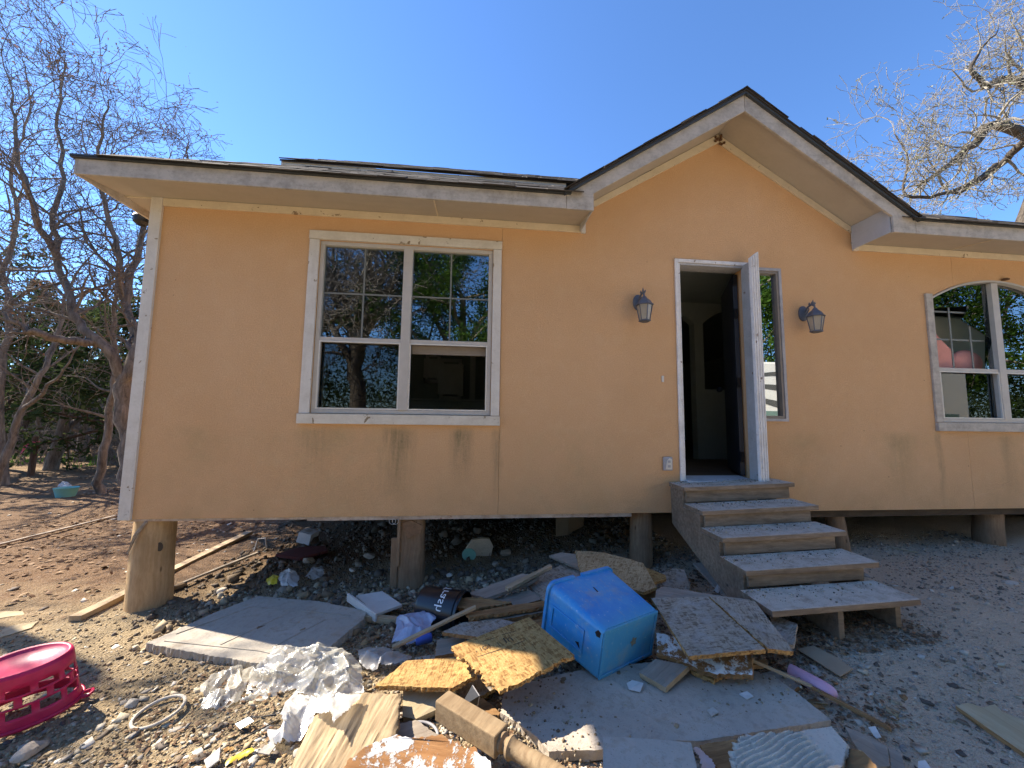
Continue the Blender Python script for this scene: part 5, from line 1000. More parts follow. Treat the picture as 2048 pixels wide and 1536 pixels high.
slab('paper_scrap', 'white crumpled paper scrap on the concrete before the tub', 'paper', [(1253, 1366, .075), (1264, 1360, .08), (1287, 1366, .09), (1280, 1384, .075), (1258, 1378, .075)], .003, M['board_white'], None, .003)
slab('paper_scrap', 'small pale chip on the concrete below the stack', 'paper', [(1478, 1388, .07), (1494, 1382, .075), (1507, 1392, .07), (1494, 1398, .07)], .004, M['board_white'], None, .003)
slab('paper_scrap', 'folded pale flake in the middle of the concrete sheet', 'paper', [(1414, 1420, .07), (1426, 1414, .08), (1438, 1424, .075), (1424, 1432, .07)], .004, M['concretew'], None, .003)
slab('tile_shard', 'white tile shard at the bottom left among the chips', 'shard', [(408, 1520, .03), (422, 1510, .05), (440, 1494, .06), (438, 1520, .04), (414, 1538, .03)], .006, M['board_white'], None, .002)
slab('tile_shard', 'grey tile shard left of the white bag, lower edge', 'shard', [(516, 1505, .04), (530, 1490, .05), (552, 1490, .05), (538, 1509, .04)], .006, M['concretew'], None, .002)
slab('tile_shard', 'white peeled shard beside the dark grey board at right', 'shard', [(1736, 1454, .05), (1750, 1452, .06), (1762, 1474, .05), (1752, 1476, .04)], .004, M['board_white'], None, .003)
slab('tile_shard', 'pale shard at the bottom edge right of the grey boards', 'shard', [(1836, 1522, .04), (1850, 1520, .05), (1868, 1545, .04), (1836, 1550, .03)], .006, M['board_white'], None, .002)
patch('wrapper', 'crushed white wrapper with blue print behind the stack', 'wrapper', [(1405, 1188, .26), (1416, 1181, .29), (1428, 1184, .29), (1424, 1192, .27)], M['filmblue'], crumple(7, .02, .02, .7, 8), .006)
slab('paper_scrap', 'white curled scrap in the rubble under the steps', 'paper', [(1428, 1180, .03), (1436, 1167, .06), (1445, 1172, .05), (1436, 1186, .03)], .004, M['board_white'], None, .003)
# cardboard box and carton under the house
a, b = PY(1112, 1098, .95), PY(1197, 1046, .95); zb_ = base_z(a.x, .95)+.02; w_ = b.x-a.x; bt = thing('cardboard_box', 'open brown cardboard box standing in the dark under the house', 'box', (a.x, .95, zb_))
for o_, u_, v_, n_, nm in (((0, 0, 0), (.30*w_, .04, 0), (0, 0, .33), (0, .008, 0), 'front_panel'), ((.30*w_+.002, .04, 0), (.6*w_, .38, 0), (0, 0, .33), (-.006, .008, 0), 'side_panel'), ((0, .01, 0), (.1, .36, 0), (0, 0, .33), (.008, 0, 0), 'side_panel'), ((.02, .05, .33), (.28*w_, -.06, .03), (.05, .09, .03), (0, 0, .006), 'flap')):
    mb = MB(); mb.obox(o_, u_, v_, n_); mb.build(nm, M['cardboard'], bt)
c = G(610, 1084, .03); mb = MB(); mb.obox(c+Vector((-.10, 0, 0)), Vector((.17, -.07, -.02)), Vector((.05, .11, .02)), Vector((.0, .06, .10))); t = mb.build('carton', M['board_white'], bevel=.004); tag(t, 'small white carton with a dark label in the rubble under the house', 'carton')
o0 = c+Vector((-.10, 0, 0)) + Vector((.0, .06, .10)); u_, v_ = Vector((.17, -.07, -.02)), Vector((.05, .11, .02)); nn = u_.cross(v_).normalized()*.002; mb = MB(); mb.obox(o0+u_*.25+v_*.25+nn*.3, u_*.4, v_*.5, nn); mb.build('printed_label', M['concrete'], t)
mb = MB(); mb.tube([G(508, 1103, .01), G(516, 1078, .12), G(531, 1076, .13), G(533, 1095, .02)], .009, 5); tag(mb.build('white_bracket', M['board_white']), 'bent white bracket standing in the rubble by the back pier', 'bracket')
mb = MB(); c = PY(781, 1040, .0); mb.tube([c+Vector((.02*math.cos(a)+.004*a, -.01, -.012+.022*math.sin(a))) for a in np.linspace(0, 14, 40)], .002, 4); tag(mb.build('wire_coil', M['vinyl']), 'small coil of pale wire hanging by the middle post', 'wire')
# pink laundry basket, upside down and tilted
def basket():
    t = MB(); n = 44; H = .26; a0, b0 = .20, .14
    prof = [(0, 1.03), (.012, 1.035), (.03, 1.01), (.045, 1.0), (.062, .985), (.105, .97), (.115, .965), (.155, .95), (.165, .945), (.20, .93), (.225, .92), (.25, .91), (H, .90)]
    V = []; ring = lambda z, s: [Vector((a0*s*math.cos(2*math.pi*j/n), b0*s*math.sin(2*math.pi*j/n), z)) for j in range(n)]
    for z, s in prof: V += ring(z, s)
    F = []
    for i in range(len(prof)-1):
        for j in range(n):
            z = prof[i][0]; row = {.045: 0, .062: 0, .115: None}.get(z, None)
            hole = (i in (3, 4) and j % 4 in (0, 1, 2) and False) or (i == 4 and j % 4 != 0) or (i == 6 and (j+2) % 4 != 0) or (i == 8 and j % 4 != 0)
            if not hole: F.append([i*n+j, i*n+(j+1) % n, (i+1)*n+(j+1) % n, (i+1)*n+j])
    t.add(V, F); o = t.build('laundry_basket', M['basket'], None, auto=35); s = o.modifiers.new('thick', 'SOLIDIFY'); s.thickness = .005; s.offset = -1
    m2 = MB(); r = [(.90, H), (.86, H+.012), (.80, H+.006), (.74, H-.004), (0.0001, H-.006)]; W = []
    for q, z in r: W += [Vector((a0*q*math.cos(2*math.pi*j/n), b0*q*math.sin(2*math.pi*j/n), z)) for j in range(n)]
    m2.add(W, [(i*n+j, i*n+(j+1) % n, (i+1)*n+(j+1) % n, (i+1)*n+j) for i in range(4) for j in range(n)]); m2.build('basket_bottom', M['basket'], o, smooth=True)
    m3 = MB(); V = []
    for z, s_ in ((.0, 1.03), (.0, 1.08), (.016, 1.08), (.016, 1.03)): V += ring(z, s_)
    m3.add(V, [(i*n+j, i*n+(j+1) % n, ((i+1) % 4)*n+(j+1) % n, ((i+1) % 4)*n+j) for i in range(4) for j in range(n)]); m3.build('rim', M['basket'], o, smooth=True)
    m4 = MB(); m4.tube([Vector((a0*1.08, -.02, .008)), Vector((a0*1.22, -.02, .010)), Vector((a0*1.25, .0, .012)), Vector((a0*1.22, .02, .010)), Vector((a0*1.08, .02, .008))], .009, 6); m4.build('handle', M['basket'], o)
    p = G(48, 1425, .02); o.matrix_world = Matrix.Translation(p) @ Euler((R(6), R(-4), R(22))).to_matrix().to_4x4()
    tag(o, 'bright pink laundry basket upside down on the sunlit dirt', 'basket')
basket()

def grit(name, mat, P, size, seed, parent=None):
    rs_ = np.random.RandomState(seed); n = len(P); V = CUB_V[None]*(1+rs_.uniform(-.4, .4, (n, 8, 3)))*size[:, None, None]
    V = np.einsum('nij,nkj->nki', rot_np(rs_, n), V)+np.asarray(P)[:, None]; F = (CUB_F[None]+(np.arange(n)*8)[:, None, None]).reshape(-1, 4)
    return kind(put(name, np_mesh(name, V.reshape(-1, 3), F, mat), parent), 'stuff')
rs = np.random.RandomState(91); P = []
for x, y, z, wd in FR:
    for _ in range(220):
        u_ = rs.beta(.8, 1.1)*wd*.97; v_ = .02+.24*rs.beta(2.2, 1.0); P.append(Vector((x, y, z))+TILT*u_+BACK*v_+UPV*.002)
local(grit('tread_grit', M['shards'], P, np.exp(rs.normal(-6.0, .5, len(P))).clip(.001, .008), 92, st))
P = []
while len(P) < 900:
    x, y = rs.uniform(.15, 1.75), rs.uniform(-1.95, -1.15)
    if fbm(x*3, y*3, 3) > rs.uniform(-.3, .25) and y > -1.86+.12*x-.2*(x < .5): P.append((x, y, base_z(x, y)+.062))
grit('concrete_grit', M['rocktan'], P, np.exp(rs.normal(-5.7, .55, len(P))).clip(.0015, .012), 93)
# ------------------------------------------------------------------ trees
def tubes_mesh(name, br, mat, sides=(3, 6), thick=.03, parent=None, split=None):
    """many tapered limbs as real tubes, built in bulk"""
    VV, FF, off = [], [], 0; groups = {}
    for pts, rad in br: groups.setdefault((len(pts), sides[1] if rad[0] > thick else sides[0]), []).append((pts, rad))
    for (k, m), lst in groups.items():
        P = np.array([q[0] for q in lst], float); Rr = np.array([q[1] for q in lst], float); n = len(lst)
        T = np.gradient(P, axis=1); T /= np.linalg.norm(T, axis=2, keepdims=True)+1e-9
        ref = np.array([.29, .43, .85]); A = np.cross(T, ref); A /= np.linalg.norm(A, axis=2, keepdims=True)+1e-9; B = np.cross(T, A)
        a = 2*np.pi*np.arange(m)/m
        V = P[:, :, None]+(A[:, :, None]*np.cos(a)[None, None, :, None]+B[:, :, None]*np.sin(a)[None, None, :, None])*Rr[:, :, None, None]
        i, j = np.meshgrid(np.arange(k-1), np.arange(m), indexing='ij'); j2 = (j+1) % m
        f = np.stack([i*m+j, i*m+j2, (i+1)*m+j2, (i+1)*m+j], -1).reshape(-1, 4)
        F = (f[None]+(np.arange(n)*k*m)[:, None, None]).reshape(-1, 4)+off; off += n*k*m; VV.append(V.reshape(-1, 3)); FF.append(F)
    return put(name, np_mesh(name, np.concatenate(VV), np.concatenate(FF), mat, True), parent)
def grow(rr, p, d, L, r, lev, mx, out, o):
    ns = max(3, 6-lev); pts = [tuple(p)]; rad = [r]; q = Vector(p); dd = Vector(d); tip = o.get('tip', .32) if lev < mx else .35; nodes = []
    for i in range(ns):
        w_ = o['wander']*(1+.25*lev); dd = (dd + Vector((rr.gauss(0, w_), rr.gauss(0, w_), rr.gauss(0, w_)+o['trop']))).normalized(); q = q + dd*(L/ns); rr_ = r*(1-(1-tip)*(i+1)/ns)
        pts.append(tuple(q)); rad.append(max(rr_, o['rmin'])); nodes.append((Vector(q), Vector(dd), rr_))
    out[lev].append((pts, rad))
    if lev < mx:
        n = o['nch'][lev]
        for c in range(n):
            f = (c+.6+rr.uniform(-.3, .3))/n; i = min(ns-1, int((.15+.85*f)*ns)); a, t, ra = nodes[i]
            side = t.cross(Vector((rr.gauss(0, 1), rr.gauss(0, 1), rr.gauss(0, 1)))).normalized(); an = R(rr.uniform(*o['ang'])); nd = (t*math.cos(an)+side*math.sin(an)).normalized()
            grow(rr, a, nd, L*rr.uniform(*o['ratio'])*(1.15-.4*f), ra*rr.uniform(.5, .75), lev+1, mx, out, o)
        if lev: grow(rr, nodes[-1][0], nodes[-1][1], L*.6, nodes[-1][2], lev+1, mx, out, o)
BARE = dict(wander=.16, trop=.03, nch=[6, 5, 5, 4], ang=(28, 65), ratio=(.45, .7), rmin=.004)
def leaves_at(rs, pts, n, spread, size, asp=.45):
    pts = np.array(pts); c = pts[rs.randint(0, len(pts), n)]+rs.normal(0, spread, (n, 3)); s = rs.uniform(*size, n)
    Q = np.array([[-1, -asp, 0], [1, -asp*.6, .1], [1, asp*.6, 0], [-1, asp, .1]])[None]*s[:, None, None]
    V = np.einsum('nij,nkj->nki', rot_np(rs, n), Q)+c[:, None]
    return V.reshape(-1, 3), np.arange(n*4).reshape(-1, 4)
def flat(out, a, b): return [t for l in range(a, b) for t in out[l]]
def make_tree(label, base, h, r, seed, o, mx, bark, twig, leaf=None, nleaf=0, lsize=(.05, .1), spread=.12, lean=(0, 0), limbs=None, group=None, first=None, name='bare_tree', thick_lev=2):
    rr = random.Random(seed); out = [[] for _ in range(mx+2)]; base = Vector(base)
    t = thing(name, label, 'tree', base, group); trunk = []
    if limbs is None: grow(rr, base-Vector((0, 0, .15)), Vector((lean[0], lean[1], 1)).normalized(), h, r, 0, mx, out, o)
    else:
        for pts, r0, r1, sub in limbs:
            P = [Vector(q) for q in pts]; sm = []
            for i in range(len(P)-1):
                p0, p1, p2, p3 = P[max(i-1, 0)], P[i], P[i+1], P[min(i+2, len(P)-1)]
                for j in range(4):
                    f = j/4; sm.append(.5*((2*p1)+(p2-p0)*f+(2*p0-5*p1+4*p2-p3)*f*f+(3*p1-p0-3*p2+p3)*f**3))
            sm.append(P[-1]); k = len(sm); rad = [r0+(r1-r0)*i/(k-1) for i in range(k)]; sm = [q+Vector((rr.gauss(0, 1), rr.gauss(0, 1), rr.gauss(0, 1)))*.02*min(1, i) for i, q in enumerate(sm)]
            trunk.append(([tuple(q) for q in sm], rad))
            L = sum((a-b).length for a, b in zip(sm, sm[1:])); n = max(2, int(L*sub[0])); 
            for c in range(n):
                f = sub[3]+(1-sub[3])*(c+rr.random())/n; i = min(k-2, int(f*(k-1))); tg = (sm[i+1]-sm[i]).normalized(); side = tg.cross(Vector((rr.gauss(0, 1), rr.gauss(0, 1), rr.gauss(0, 1)))).normalized(); an = R(rr.uniform(30, 75))
                grow(rr, sm[i], tg*math.cos(an)+side*math.sin(an), rr.uniform(sub[1], sub[2]), min(rad[i]*.5, sub[2]*.028), 1, mx, out, o)
            grow(rr, sm[-1], (sm[-1]-sm[-2]).normalized(), sub[2]*1.1, rad[-1], 1, mx, out, o)
    big = trunk+flat(out, 0, thick_lev); small = flat(out, thick_lev, mx+2)
    tr = tubes_mesh('trunk', big, bark, (5, 10), .02, t); tr.matrix_parent_inverse = Matrix.Translation(-base)
    if small: c = tubes_mesh('crown', small, twig, (3, 4), .02, t); c.matrix_parent_inverse = Matrix.Translation(-base)
    if leaf:
        rs_ = np.random.RandomState(seed); tips = [q for l in range(max(1, mx-1), mx+2) for b in out[l] for q in b[0][1:]]
        V, F = leaves_at(rs_, tips, nleaf, spread, lsize); f = put('foliage', np_mesh('foliage', V, F, leaf), t); f.matrix_parent_inverse = Matrix.Translation(-base)
    return t
def at(px, py, Y): return PY(px, py, Y)
gnd = lambda x, y: Vector((x, y, gz(x, y)))
TG = 'bare winter trees at the left of the yard'
# the twisted tree behind the left corner
Y1 = 4.2; L1 = [
 ([at(262, 965, Y1), at(258, 880, Y1), at(248, 800, Y1), at(256, 745, Y1)], .165, .13, (.1, .5, .8, .8)),
 ([at(252, 770, Y1), at(215, 700, Y1-.2), at(165, 655, Y1-.3), at(140, 600, Y1-.2), at(118, 520, Y1), at(105, 430, Y1), at(128, 330, Y1+.2), at(118, 230, Y1+.3), at(130, 130, Y1+.3), at(102, 70, Y1+.3)], .085, .006, (3.8, .7, 1.5, .25)),
 ([at(256, 745, Y1), at(270, 680, Y1+.2), at(248, 600, Y1+.4), at(238, 520, Y1+.3), at(215, 430, Y1+.2), at(195, 320, Y1), at(212, 230, Y1), at(225, 190, Y1)], .08, .006, (4.0, .7, 1.5, .2)),
 ([at(200, 690, Y1-.2), at(130, 680, Y1-.6), at(70, 665, Y1-.9), at(20, 640, Y1-1.), at(-40, 600, Y1-1.)], .08, .015, (2.2, .7, 1.3, .2)),
 ([at(248, 610, Y1+.4), at(275, 520, Y1+.6), at(290, 440, Y1+.8), at(300, 340, Y1+.8), at(375, 330, Y1+1), at(372, 270, Y1+1)], .07, .008, (2.4, .6, 1.2, .1)),
 ([at(118, 520, Y1), at(70, 430, Y1-.3), at(40, 330, Y1-.4), at(30, 240, Y1-.4), at(10, 140, Y1-.4)], .06, .008, (2.6, .8, 1.4, .1))]
make_tree('large twisted bare tree with forked rough trunk right behind the house corner', L1[0][0][0], 0, 0, 11, dict(BARE, nch=[5, 6, 5, 2], trop=.01, wander=.2, rmin=.0048), 3, M['bark'], M['twig'], M['redleaf'], 2200, (.012, .026), .06, limbs=L1, group=TG)
b = gnd(-8.9, 2.4); V3 = lambda x, y, z: Vector((x, y, z))
make_tree('bare tree just outside the frame whose twigs reach in at the top left', b, 0, 0, 23, dict(BARE, nch=[4, 5, 3, 2], wander=.16, trop=.04, ratio=(.5, .75), rmin=.0048), 3, M['bark'], M['twig'], M['redleaf'], 500, (.015, .03), .05, limbs=[
 ([b-V3(0, 0, .15), V3(-8.6, 2.25, .2), V3(-8.25, 2.05, 1.7), V3(-7.75, 1.8, 3.2), V3(-8.3, 1.8, 3.8), V3(-9.0, 2.0, 4.4)], .16, .02, (.8, .5, .8, .5)),
 ([V3(-8.25, 2.05, 1.7), V3(-7.9, 1.4, 2.7), V3(-7.6, 1.1, 3.7), V3(-7.9, .7, 4.4)], .085, .02, (1.2, .7, 1.2, .3)),
 ([V3(-8.5, 2.2, .8), V3(-8.4, 1.4, 1.8), V3(-8.2, .9, 3.0), V3(-8.4, .5, 4.2)], .075, .02, (1.3, .7, 1.2, .3))], group=TG)
b = PZ(205, 980, -1.5); b.z = gz(b.x, b.y); make_tree('thin dark leaning trunk standing alone in the leaf litter near the corner', b, 0, 0, 31, dict(BARE, nch=[4, 4, 3, 3]), 3, M['bark'], M['twig'], limbs=[([b-Vector((0, 0, .1)), at(196, 960, b.y), at(212, 880, b.y), at(222, 800, b.y), at(232, 730, b.y), at(225, 640, b.y), at(238, 560, b.y)], .085, .03, (1.6, .7, 1.3, .45))], group=TG)
b = PZ(-12, 975, -1.5); b.z = gz(b.x, b.y); make_tree('dark slanting trunk at the left edge leaning right', b, 0, 0, 37, dict(BARE, nch=[4, 4, 3, 3]), 3, M['bark'], M['twig'], limbs=[([b-Vector((0, 0, .1)), at(15, 900, b.y), at(45, 820, b.y), at(80, 750, b.y), at(110, 690, b.y+.3), at(130, 600, b.y+.5)], .075, .03, (1.8, .8, 1.5, .4)), ([at(45, 820, b.y), at(85, 785, b.y-.2), at(125, 740, b.y-.3)], .045, .02, (2, .5, .9, .3))], group=TG)
Y7 = 6.5; b = gnd(at(20, 900, Y7).x, Y7); make_tree('tall bare tree with sunlit upper limb at the far left', b, 0, 0, 41, dict(BARE, nch=[5, 5, 4, 3], wander=.2), 3, M['bark'], M['twig'], M['redleaf'], 800, (.02, .04), .05, limbs=[([b-Vector((0, 0, .1)), at(0, 780, Y7), at(18, 640, Y7), at(8, 540, Y7), at(35, 430, Y7), at(22, 320, Y7), at(60, 230, Y7), at(48, 130, Y7)], .085, .008, (3.2, 1, 2, .25))], group=TG)
for i, (px, py, h, r, sd, ln, lb) in enumerate(((100, 934, 3.2, .17, 43, (-.22, .1), 'stout dark trunk leaning left beyond the clearing'), (158, 918, 3.4, .15, 47, (.05, .0), 'upright dark trunk standing in the green grass strip'), (238, 915, 3.0, .12, 53, (-.15, 0), 'pale split trunk low at the house corner, far back'))):
    b = PZ(px, py, -1.5); b.z = gz(b.x, b.y); make_tree(lb, b, h, r, sd, dict(BARE, nch=[6, 5, 4, 3], trop=.03), 3, M['bark'], M['twig'], lean=ln, group=TG)
# cedars and the wood beyond
JUN = dict(wander=.10, trop=-.015, nch=[26, 5, 3], ang=(55, 95), ratio=(.28, .5), rmin=.006, tip=.15)
JG = 'dark cedars behind the bare trees'
for i, (x, y, h, sd, lb) in enumerate(((-9.6, 8.6, 4.6, 61, 'dark green cedar with low drooping boughs behind the twisted tree'), (-13.5, 9.2, 5.2, 62, 'broad dark cedar at the left edge behind the slanting trunk'), (-12.2, 13.5, 5.6, 63, 'cedar in the middle of the wood edge behind the grass strip'), (-17.8, 14.0, 6.0, 64, 'far cedar at the left edge of the picture'), (-15.2, 17.5, 6.5, 65, 'tall cedar deepest in the wood, between the two dark trunks'), (-8.6, 13.2, 5.0, 66, 'cedar half hidden by the house corner board'))):
    make_tree(lb, gnd(x, y), h, .13, sd, JUN, 2, M['barkred'], M['barkred'], M['juniper'], 9000, (.035, .09), .10, name='cedar_tree', group=JG, thick_lev=1)
rs = np.random.RandomState(77); n = 46000; x = rs.uniform(-60, 0, n); y = rs.uniform(17, 40, n); keep = (x < -.62*y-1); x, y = x[keep], y[keep]
zt = 2.2+4.5*(fbm(x*.22, y*.22, 3)+.45); z = ground_z(x, y)+rs.uniform(0, 1, len(x))**.8*zt; keep = fbm(x*.8+z*.9, y*.8-z*.7, 3) > -.12; P = np.stack([x, y, z], 1)[keep]; n = len(P)
Q = np.array([[-1, -.5, 0], [1, -.35, .1], [1, .35, 0], [-1, .5, .1]])[None]*rs.uniform(.10, .26, n)[:, None, None]; V = np.einsum('nij,nkj->nki', rot_np(rs, n), Q)+P[:, None]
kind(put('far_woods', np_mesh('far_woods', V.reshape(-1, 3), np.arange(n*4).reshape(-1, 4), M['juniper'])), 'stuff')
rr = random.Random(5); br = []
for i in range(260):
    yy = rr.uniform(15, 34); xx = -.62*yy-1-rr.uniform(0, 26); g = Vector((xx, yy, gz(xx, yy)-.1)); d = Vector((rr.gauss(0, .16), rr.gauss(0, .1), 1)).normalized(); L = rr.uniform(2.5, 6.5); r = rr.uniform(.03, .12); out = [[], [], []]
    grow(rr, g, d, L, r, 0, 1, out, dict(BARE, nch=[7, 0], ratio=(.25, .5))); br += out[0]+out[1]
kind(tubes_mesh('far_tree_trunks', br, M['bark'], (3, 5), .04), 'stuff')
rs = np.random.RandomState(78); n = 170000; x = rs.uniform(-70, 80, n); y = rs.uniform(-45, -19, n)
zt = 3.0+5*(fbm(x*.18, y*.18, 3)+.45); z = ground_z(x, y)+rs.uniform(0, 1, n)**.8*zt; keep = fbm(x*.8+z*.9, y*.8-z*.7, 3) > -.14; P = np.stack([x, y, z], 1)[keep]; n = len(P)
Q = np.array([[-1, -.5, 0], [1, -.35, .1], [1, .35, 0], [-1, .5, .1]])[None]*rs.uniform(.05, .15, n)[:, None, None]; V = np.einsum('nij,nkj->nki', rot_np(rs, n), Q)+P[:, None]
kind(put('far_woods', np_mesh('far_woods', V.reshape(-1, 3), np.arange(n*4).reshape(-1, 4), M['juniper'])), 'stuff')
# undergrowth twigs between the yard and the wood
br = []
for i in range(420):
    yy = rr.uniform(9.5, 16); xx = -.66*yy-3.2-rr.uniform(0, 9); g = Vector((xx, yy, gz(xx, yy)-.03)); out = [[], [], []]
    grow(rr, g, Vector((rr.gauss(0, .5), rr.gauss(0, .3), 1)).normalized(), rr.uniform(.5, 1.6), .012, 0, 1, out, dict(BARE, nch=[6, 0], ratio=(.35, .6), wander=.25)); br += out[0]+out[1]
kind(tubes_mesh('undergrowth', br, M['twig'], (3, 4), .02), 'stuff')
# post with a ribbon, teal tub in the yard
b = PZ(62, 945, -1.5); b.z = gz(b.x, b.y); mb = MB(); mb.tube([b-Vector((0, 0, .1)), b+Vector((.01, 0, .5)), b+Vector((.0, 0, 1.0))], [.07, .065, .06], 8); t = mb.build('marker_post', M['barkred'], auto=40); tag(t, 'short wooden post with pink ribbon at the wood edge', 'post')
mb = MB(); c = b+Vector((-.02, -.08, .85)); mb.add([c+Vector(q) for q in ((0, 0, 0), (-.12, -.02, -.08), (-.17, -.03, -.30), (-.06, -.03, -.16), (-.03, 0, -.05))], [(0, 1, 2, 3, 4)]); mb.tube([b+Vector((.07*math.cos(a), .07*math.sin(a), .86)) for a in np.linspace(0, 6.28, 9)], .015, 5); mb.build('ribbon', M['ribbon'], t)
c = PZ(132, 985, -1.5); c.z = gz(c.x, c.y); mb = MB(); mb.lathe([(0, .0), (.13, .0), (.17, .16), (.18, .17), (.165, .165), (.12, .02), (0, .02)], 16, c, cap=False); tag(mb.build('teal_basin', M['teal'], auto=40), 'small teal basin lying on the leaf litter by the thin trunk', 'basin')
bm_ = c+Vector((-.25, .1, .05)); patch('white_rag', 'white rag lying beside the teal basin on the leaf litter', 'rag', [(112, 972, .05), (124, 962, .08), (140, 964, .08), (146, 974, .05), (128, 978, .03)], M['filmw'], crumple(99, .05, .05, .5, 5), .03)

# the oak behind the right end of the roof
YO = 4.0; A = lambda px, py, dy=0: PY(px, py, YO+dy); ob_ = Vector((A(2050, 500).x, YO, -1.3))
OAK = dict(wander=.24, trop=.0, nch=[4, 5, 4, 3], ang=(30, 80), ratio=(.42, .72), rmin=.0055)
LO = [([ob_-Vector((0, 0, .2)), Vector((ob_.x, YO, 1.5)), A(2052, 500), A(2070, 420), A(2085, 330)], .34, .22, (.05, .4, .8, .9)),
 ([A(2085, 330), A(2060, 275), A(1990, 250, -.2), A(1950, 285, -.3), A(1910, 320, -.4), A(1862, 352, -.4), A(1830, 372, -.4)], .14, .02, (3.2, .7, 1.35, .1)),
 ([A(2085, 330), A(2100, 240), A(2055, 170, .2), A(2005, 158, .2), A(1975, 172, .1), A(1942, 146), A(1960, 100), A(2000, 60)], .13, .012, (3.2, .7, 1.3, .2)),
 ([A(1990, 330, -.3), A(1930, 372, -.6), A(1860, 392, -.6), A(1805, 385, -.6), A(1818, 320, -.5), A(1790, 270, -.4)], .05, .010, (3.4, .6, 1.15, .15)),
 ([A(2100, 240), A(2110, 140, .5), A(2070, 80, .5), A(2090, 20, .5)], .11, .02, (2.6, .8, 1.4, .1)),
 ([A(2060, 275, 0), A(2010, 320, .6), A(1960, 360, .9), A(1900, 385, 1.), A(1850, 300, 1.)], .10, .012, (3.2, .6, 1.2, .1))]
make_tree('large pale-twigged bare oak rising behind the right end of the roof', ob_, 0, 0, 71, OAK, 3, M['barkpale'], M['twigpale'], M['moss'], 2600, (.012, .032), .05, limbs=LO, name='oak_tree', thick_lev=1)

# ---- behind the camera: what the window panes mirror
ox, oy = -4.1, -10.5; mb_ = gnd(ox, oy); LM = [([mb_-Vector((0, 0, .2)), Vector((ox+.1, oy, .4)), Vector((ox-.1, oy, 1.8)), Vector((ox+.2, oy+.2, 3.0))], .32, .22, (.3, 1, 1.5, .6))]
for k, (dx, dy, dz) in enumerate(((-2.6, .5, 4.0), (-1.2, -.6, 5.2), (.4, .6, 5.6), (1.7, 0, 4.8), (2.7, .7, 3.2), (-3.2, -.5, 2.2), (1.0, -1.2, 3.6))):
    b0 = Vector((ox+.1*(k-3)*.5, oy+.1, 1.9+.18*k)); LM.append(([b0, b0+Vector((dx*.3, dy*.4, dz*.34+.1)), b0+Vector((dx*.62+.2*(-1)**k, dy*.7, dz*.6)), b0+Vector((dx, dy, dz))], .15, .025, (3.4, 1.0, 2.0, .15)))
make_tree('wide bare oak standing across the yard, mirrored in the left window', mb_, 0, 0, 81, dict(BARE, nch=[5, 7, 6, 3], wander=.22, rmin=.010), 3, M['bark'], M['twig'], limbs=LM, name='oak_tree')
EVG = dict(wander=.15, trop=.02, nch=[14, 7, 4], ang=(35, 85), ratio=(.35, .6), rmin=.008)
make_tree('dense green live oak across the yard, mirrored in the right half of the left window', gnd(-.9, -11.5), 6.2, .28, 82, EVG, 2, M['bark'], M['bark'], M['evergreen'], 42000, (.025, .06), .2, name='live_oak_tree', thick_lev=1)
make_tree('second bare tree across the yard, between the live oak and the camper', gnd(3.2, -12.5), 3.4, .2, 83, dict(BARE, nch=[8, 6, 5, 3], ratio=(.5, .8)), 3, M['bark'], M['twig'], name='bare_tree')
make_tree('green live oak behind the camper, mirrored in the arched window', gnd(11.5, -10.5), 6.0, .25, 84, EVG, 2, M['bark'], M['bark'], M['evergreen'], 30000, (.03, .08), .22, name='live_oak_tree', thick_lev=1)
make_tree('cedar across the yard at the far left, seen only in the panes', gnd(-8.5, -12), 6.0, .2, 85, JUN, 2, M['barkred'], M['barkred'], M['juniper'], 9000, (.06, .13), .13, name='cedar_tree', thick_lev=1)
make_tree('tall live oak filling the sky behind the camper, far right', gnd(16.5, -11.5), 8.5, .3, 86, EVG, 2, M['bark'], M['bark'], M['evergreen'], 30000, (.04, .09), .25, name='live_oak_tree', thick_lev=1)
make_tree('tall live oak directly behind the nose of the camper', gnd(7.5, -13.5), 8.0, .3, 87, EVG, 2, M['bark'], M['bark'], M['evergreen'], 30000, (.04, .09), .25, name='live_oak_tree', thick_lev=1)
_t = [o for o in bpy.data.objects if o.get('label', '').startswith('tall live oak filling')][0]
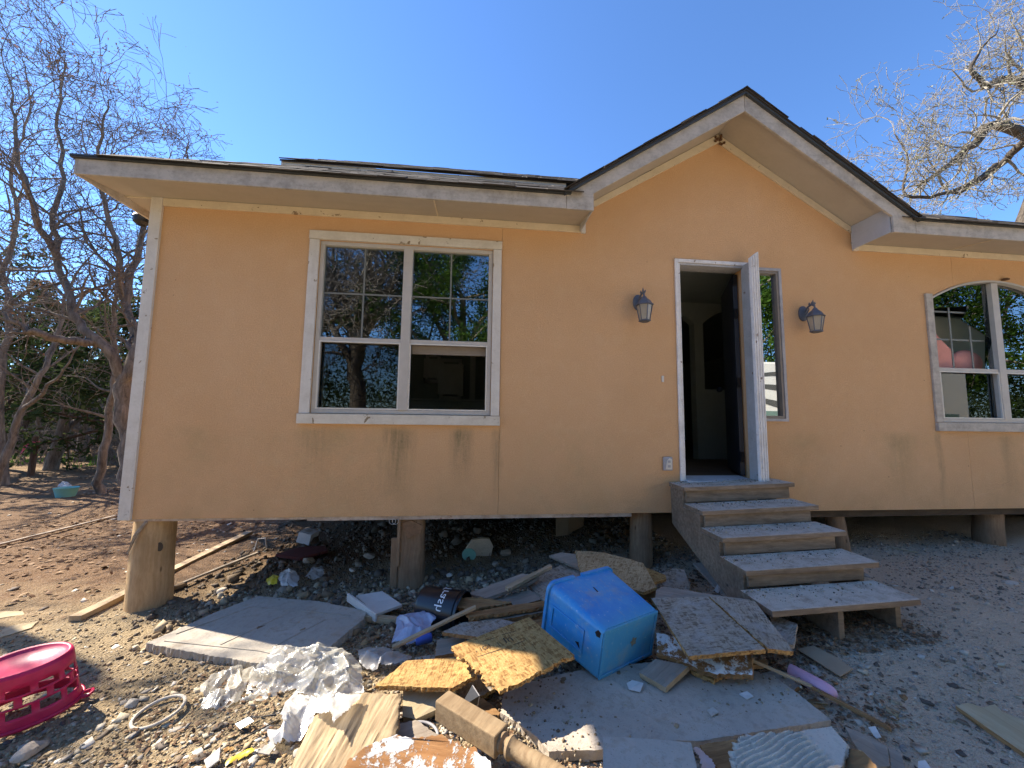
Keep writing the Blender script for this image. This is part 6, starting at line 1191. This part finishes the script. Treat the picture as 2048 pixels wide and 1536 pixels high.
for x, y, lb in ((21.5, -12.5, 'live oak standing right of the tall one beyond the camper'), (25.5, -14.5, 'last live oak in the row beyond the camper')):
    c_ = copy_tree(_t); c_.location = gnd(x, y); c_.rotation_euler = (0, 0, x); c_['label'] = lb
cp = thing('camper', 'cream travel trailer with dark swooshes parked across the yard, mirrored in the sidelight', 'camper', (9.5, -6.2, -1.4))
def lc(o): o.matrix_parent_inverse = Matrix.Translation((-9.5, 6.2, 1.4)); return o
mb = MB(); prof = [(-.85, 5.9), (.6, 5.75), (1.35, 6.3), (1.52, 6.9), (1.55, 12.6), (1.5, 12.95), (-.85, 12.95)]
mb.prism([(x, -5.2, z) for z, x in prof], (0, -2.3, 0)); body = lc(mb.build('body', M['cream'], cp, bevel=.05))
def side(poly, mat, nm): mb = MB(); mb.prism([(x, -5.196, z) for x, z in poly], (0, .004, 0)); o = lc(mb.build(nm, mat, cp)); return o
side([(5.95, -.35), (12.9, -.35), (12.9, -.55), (5.95, -.55)], M['swoosh'], 'stripe')
for k, (z0, a) in enumerate(((1.1, .10), (.78, .16), (.45, .2))):
    top = [(6.5+.3*i, z0+.18*math.sin(i*.42+k*.6)) for i in range(16)]; bot = [(x, z-.04-a*math.sin(math.pi*i/15)) for i, (x, z) in enumerate(top)]; side(top+bot[::-1], M['swoosh'], 'stripe')
side([(6.6, .02), (12.6, .02), (12.6, .30), (6.6, .30)], M['campergreen'], 'stripe'); side([(10.6, .55), (11.8, .55), (11.8, 1.2), (10.6, 1.2)], M['blackmetal'], 'window')
for x in (9.3, 10.1): mb = MB(); V = MB(); V.lathe([(0, 0), (.16, 0), (.33, .03), (.34, .2), (.2, .22), (0, .22)], 20); mb.add([(v[0]+x, -5.22-v[2], v[1]-1.05) for v in V.v], V.f); lc(mb.build('wheel', M['tyre'], cp, auto=40))
me = text_mesh('Shor', .30)
for v in me.vertices: v.co = Vector((7.75 - v.co.x, -5.19, -.20 + v.co.y))
me.materials.append(M['swoosh']); lc(put('lettering', me, cp))
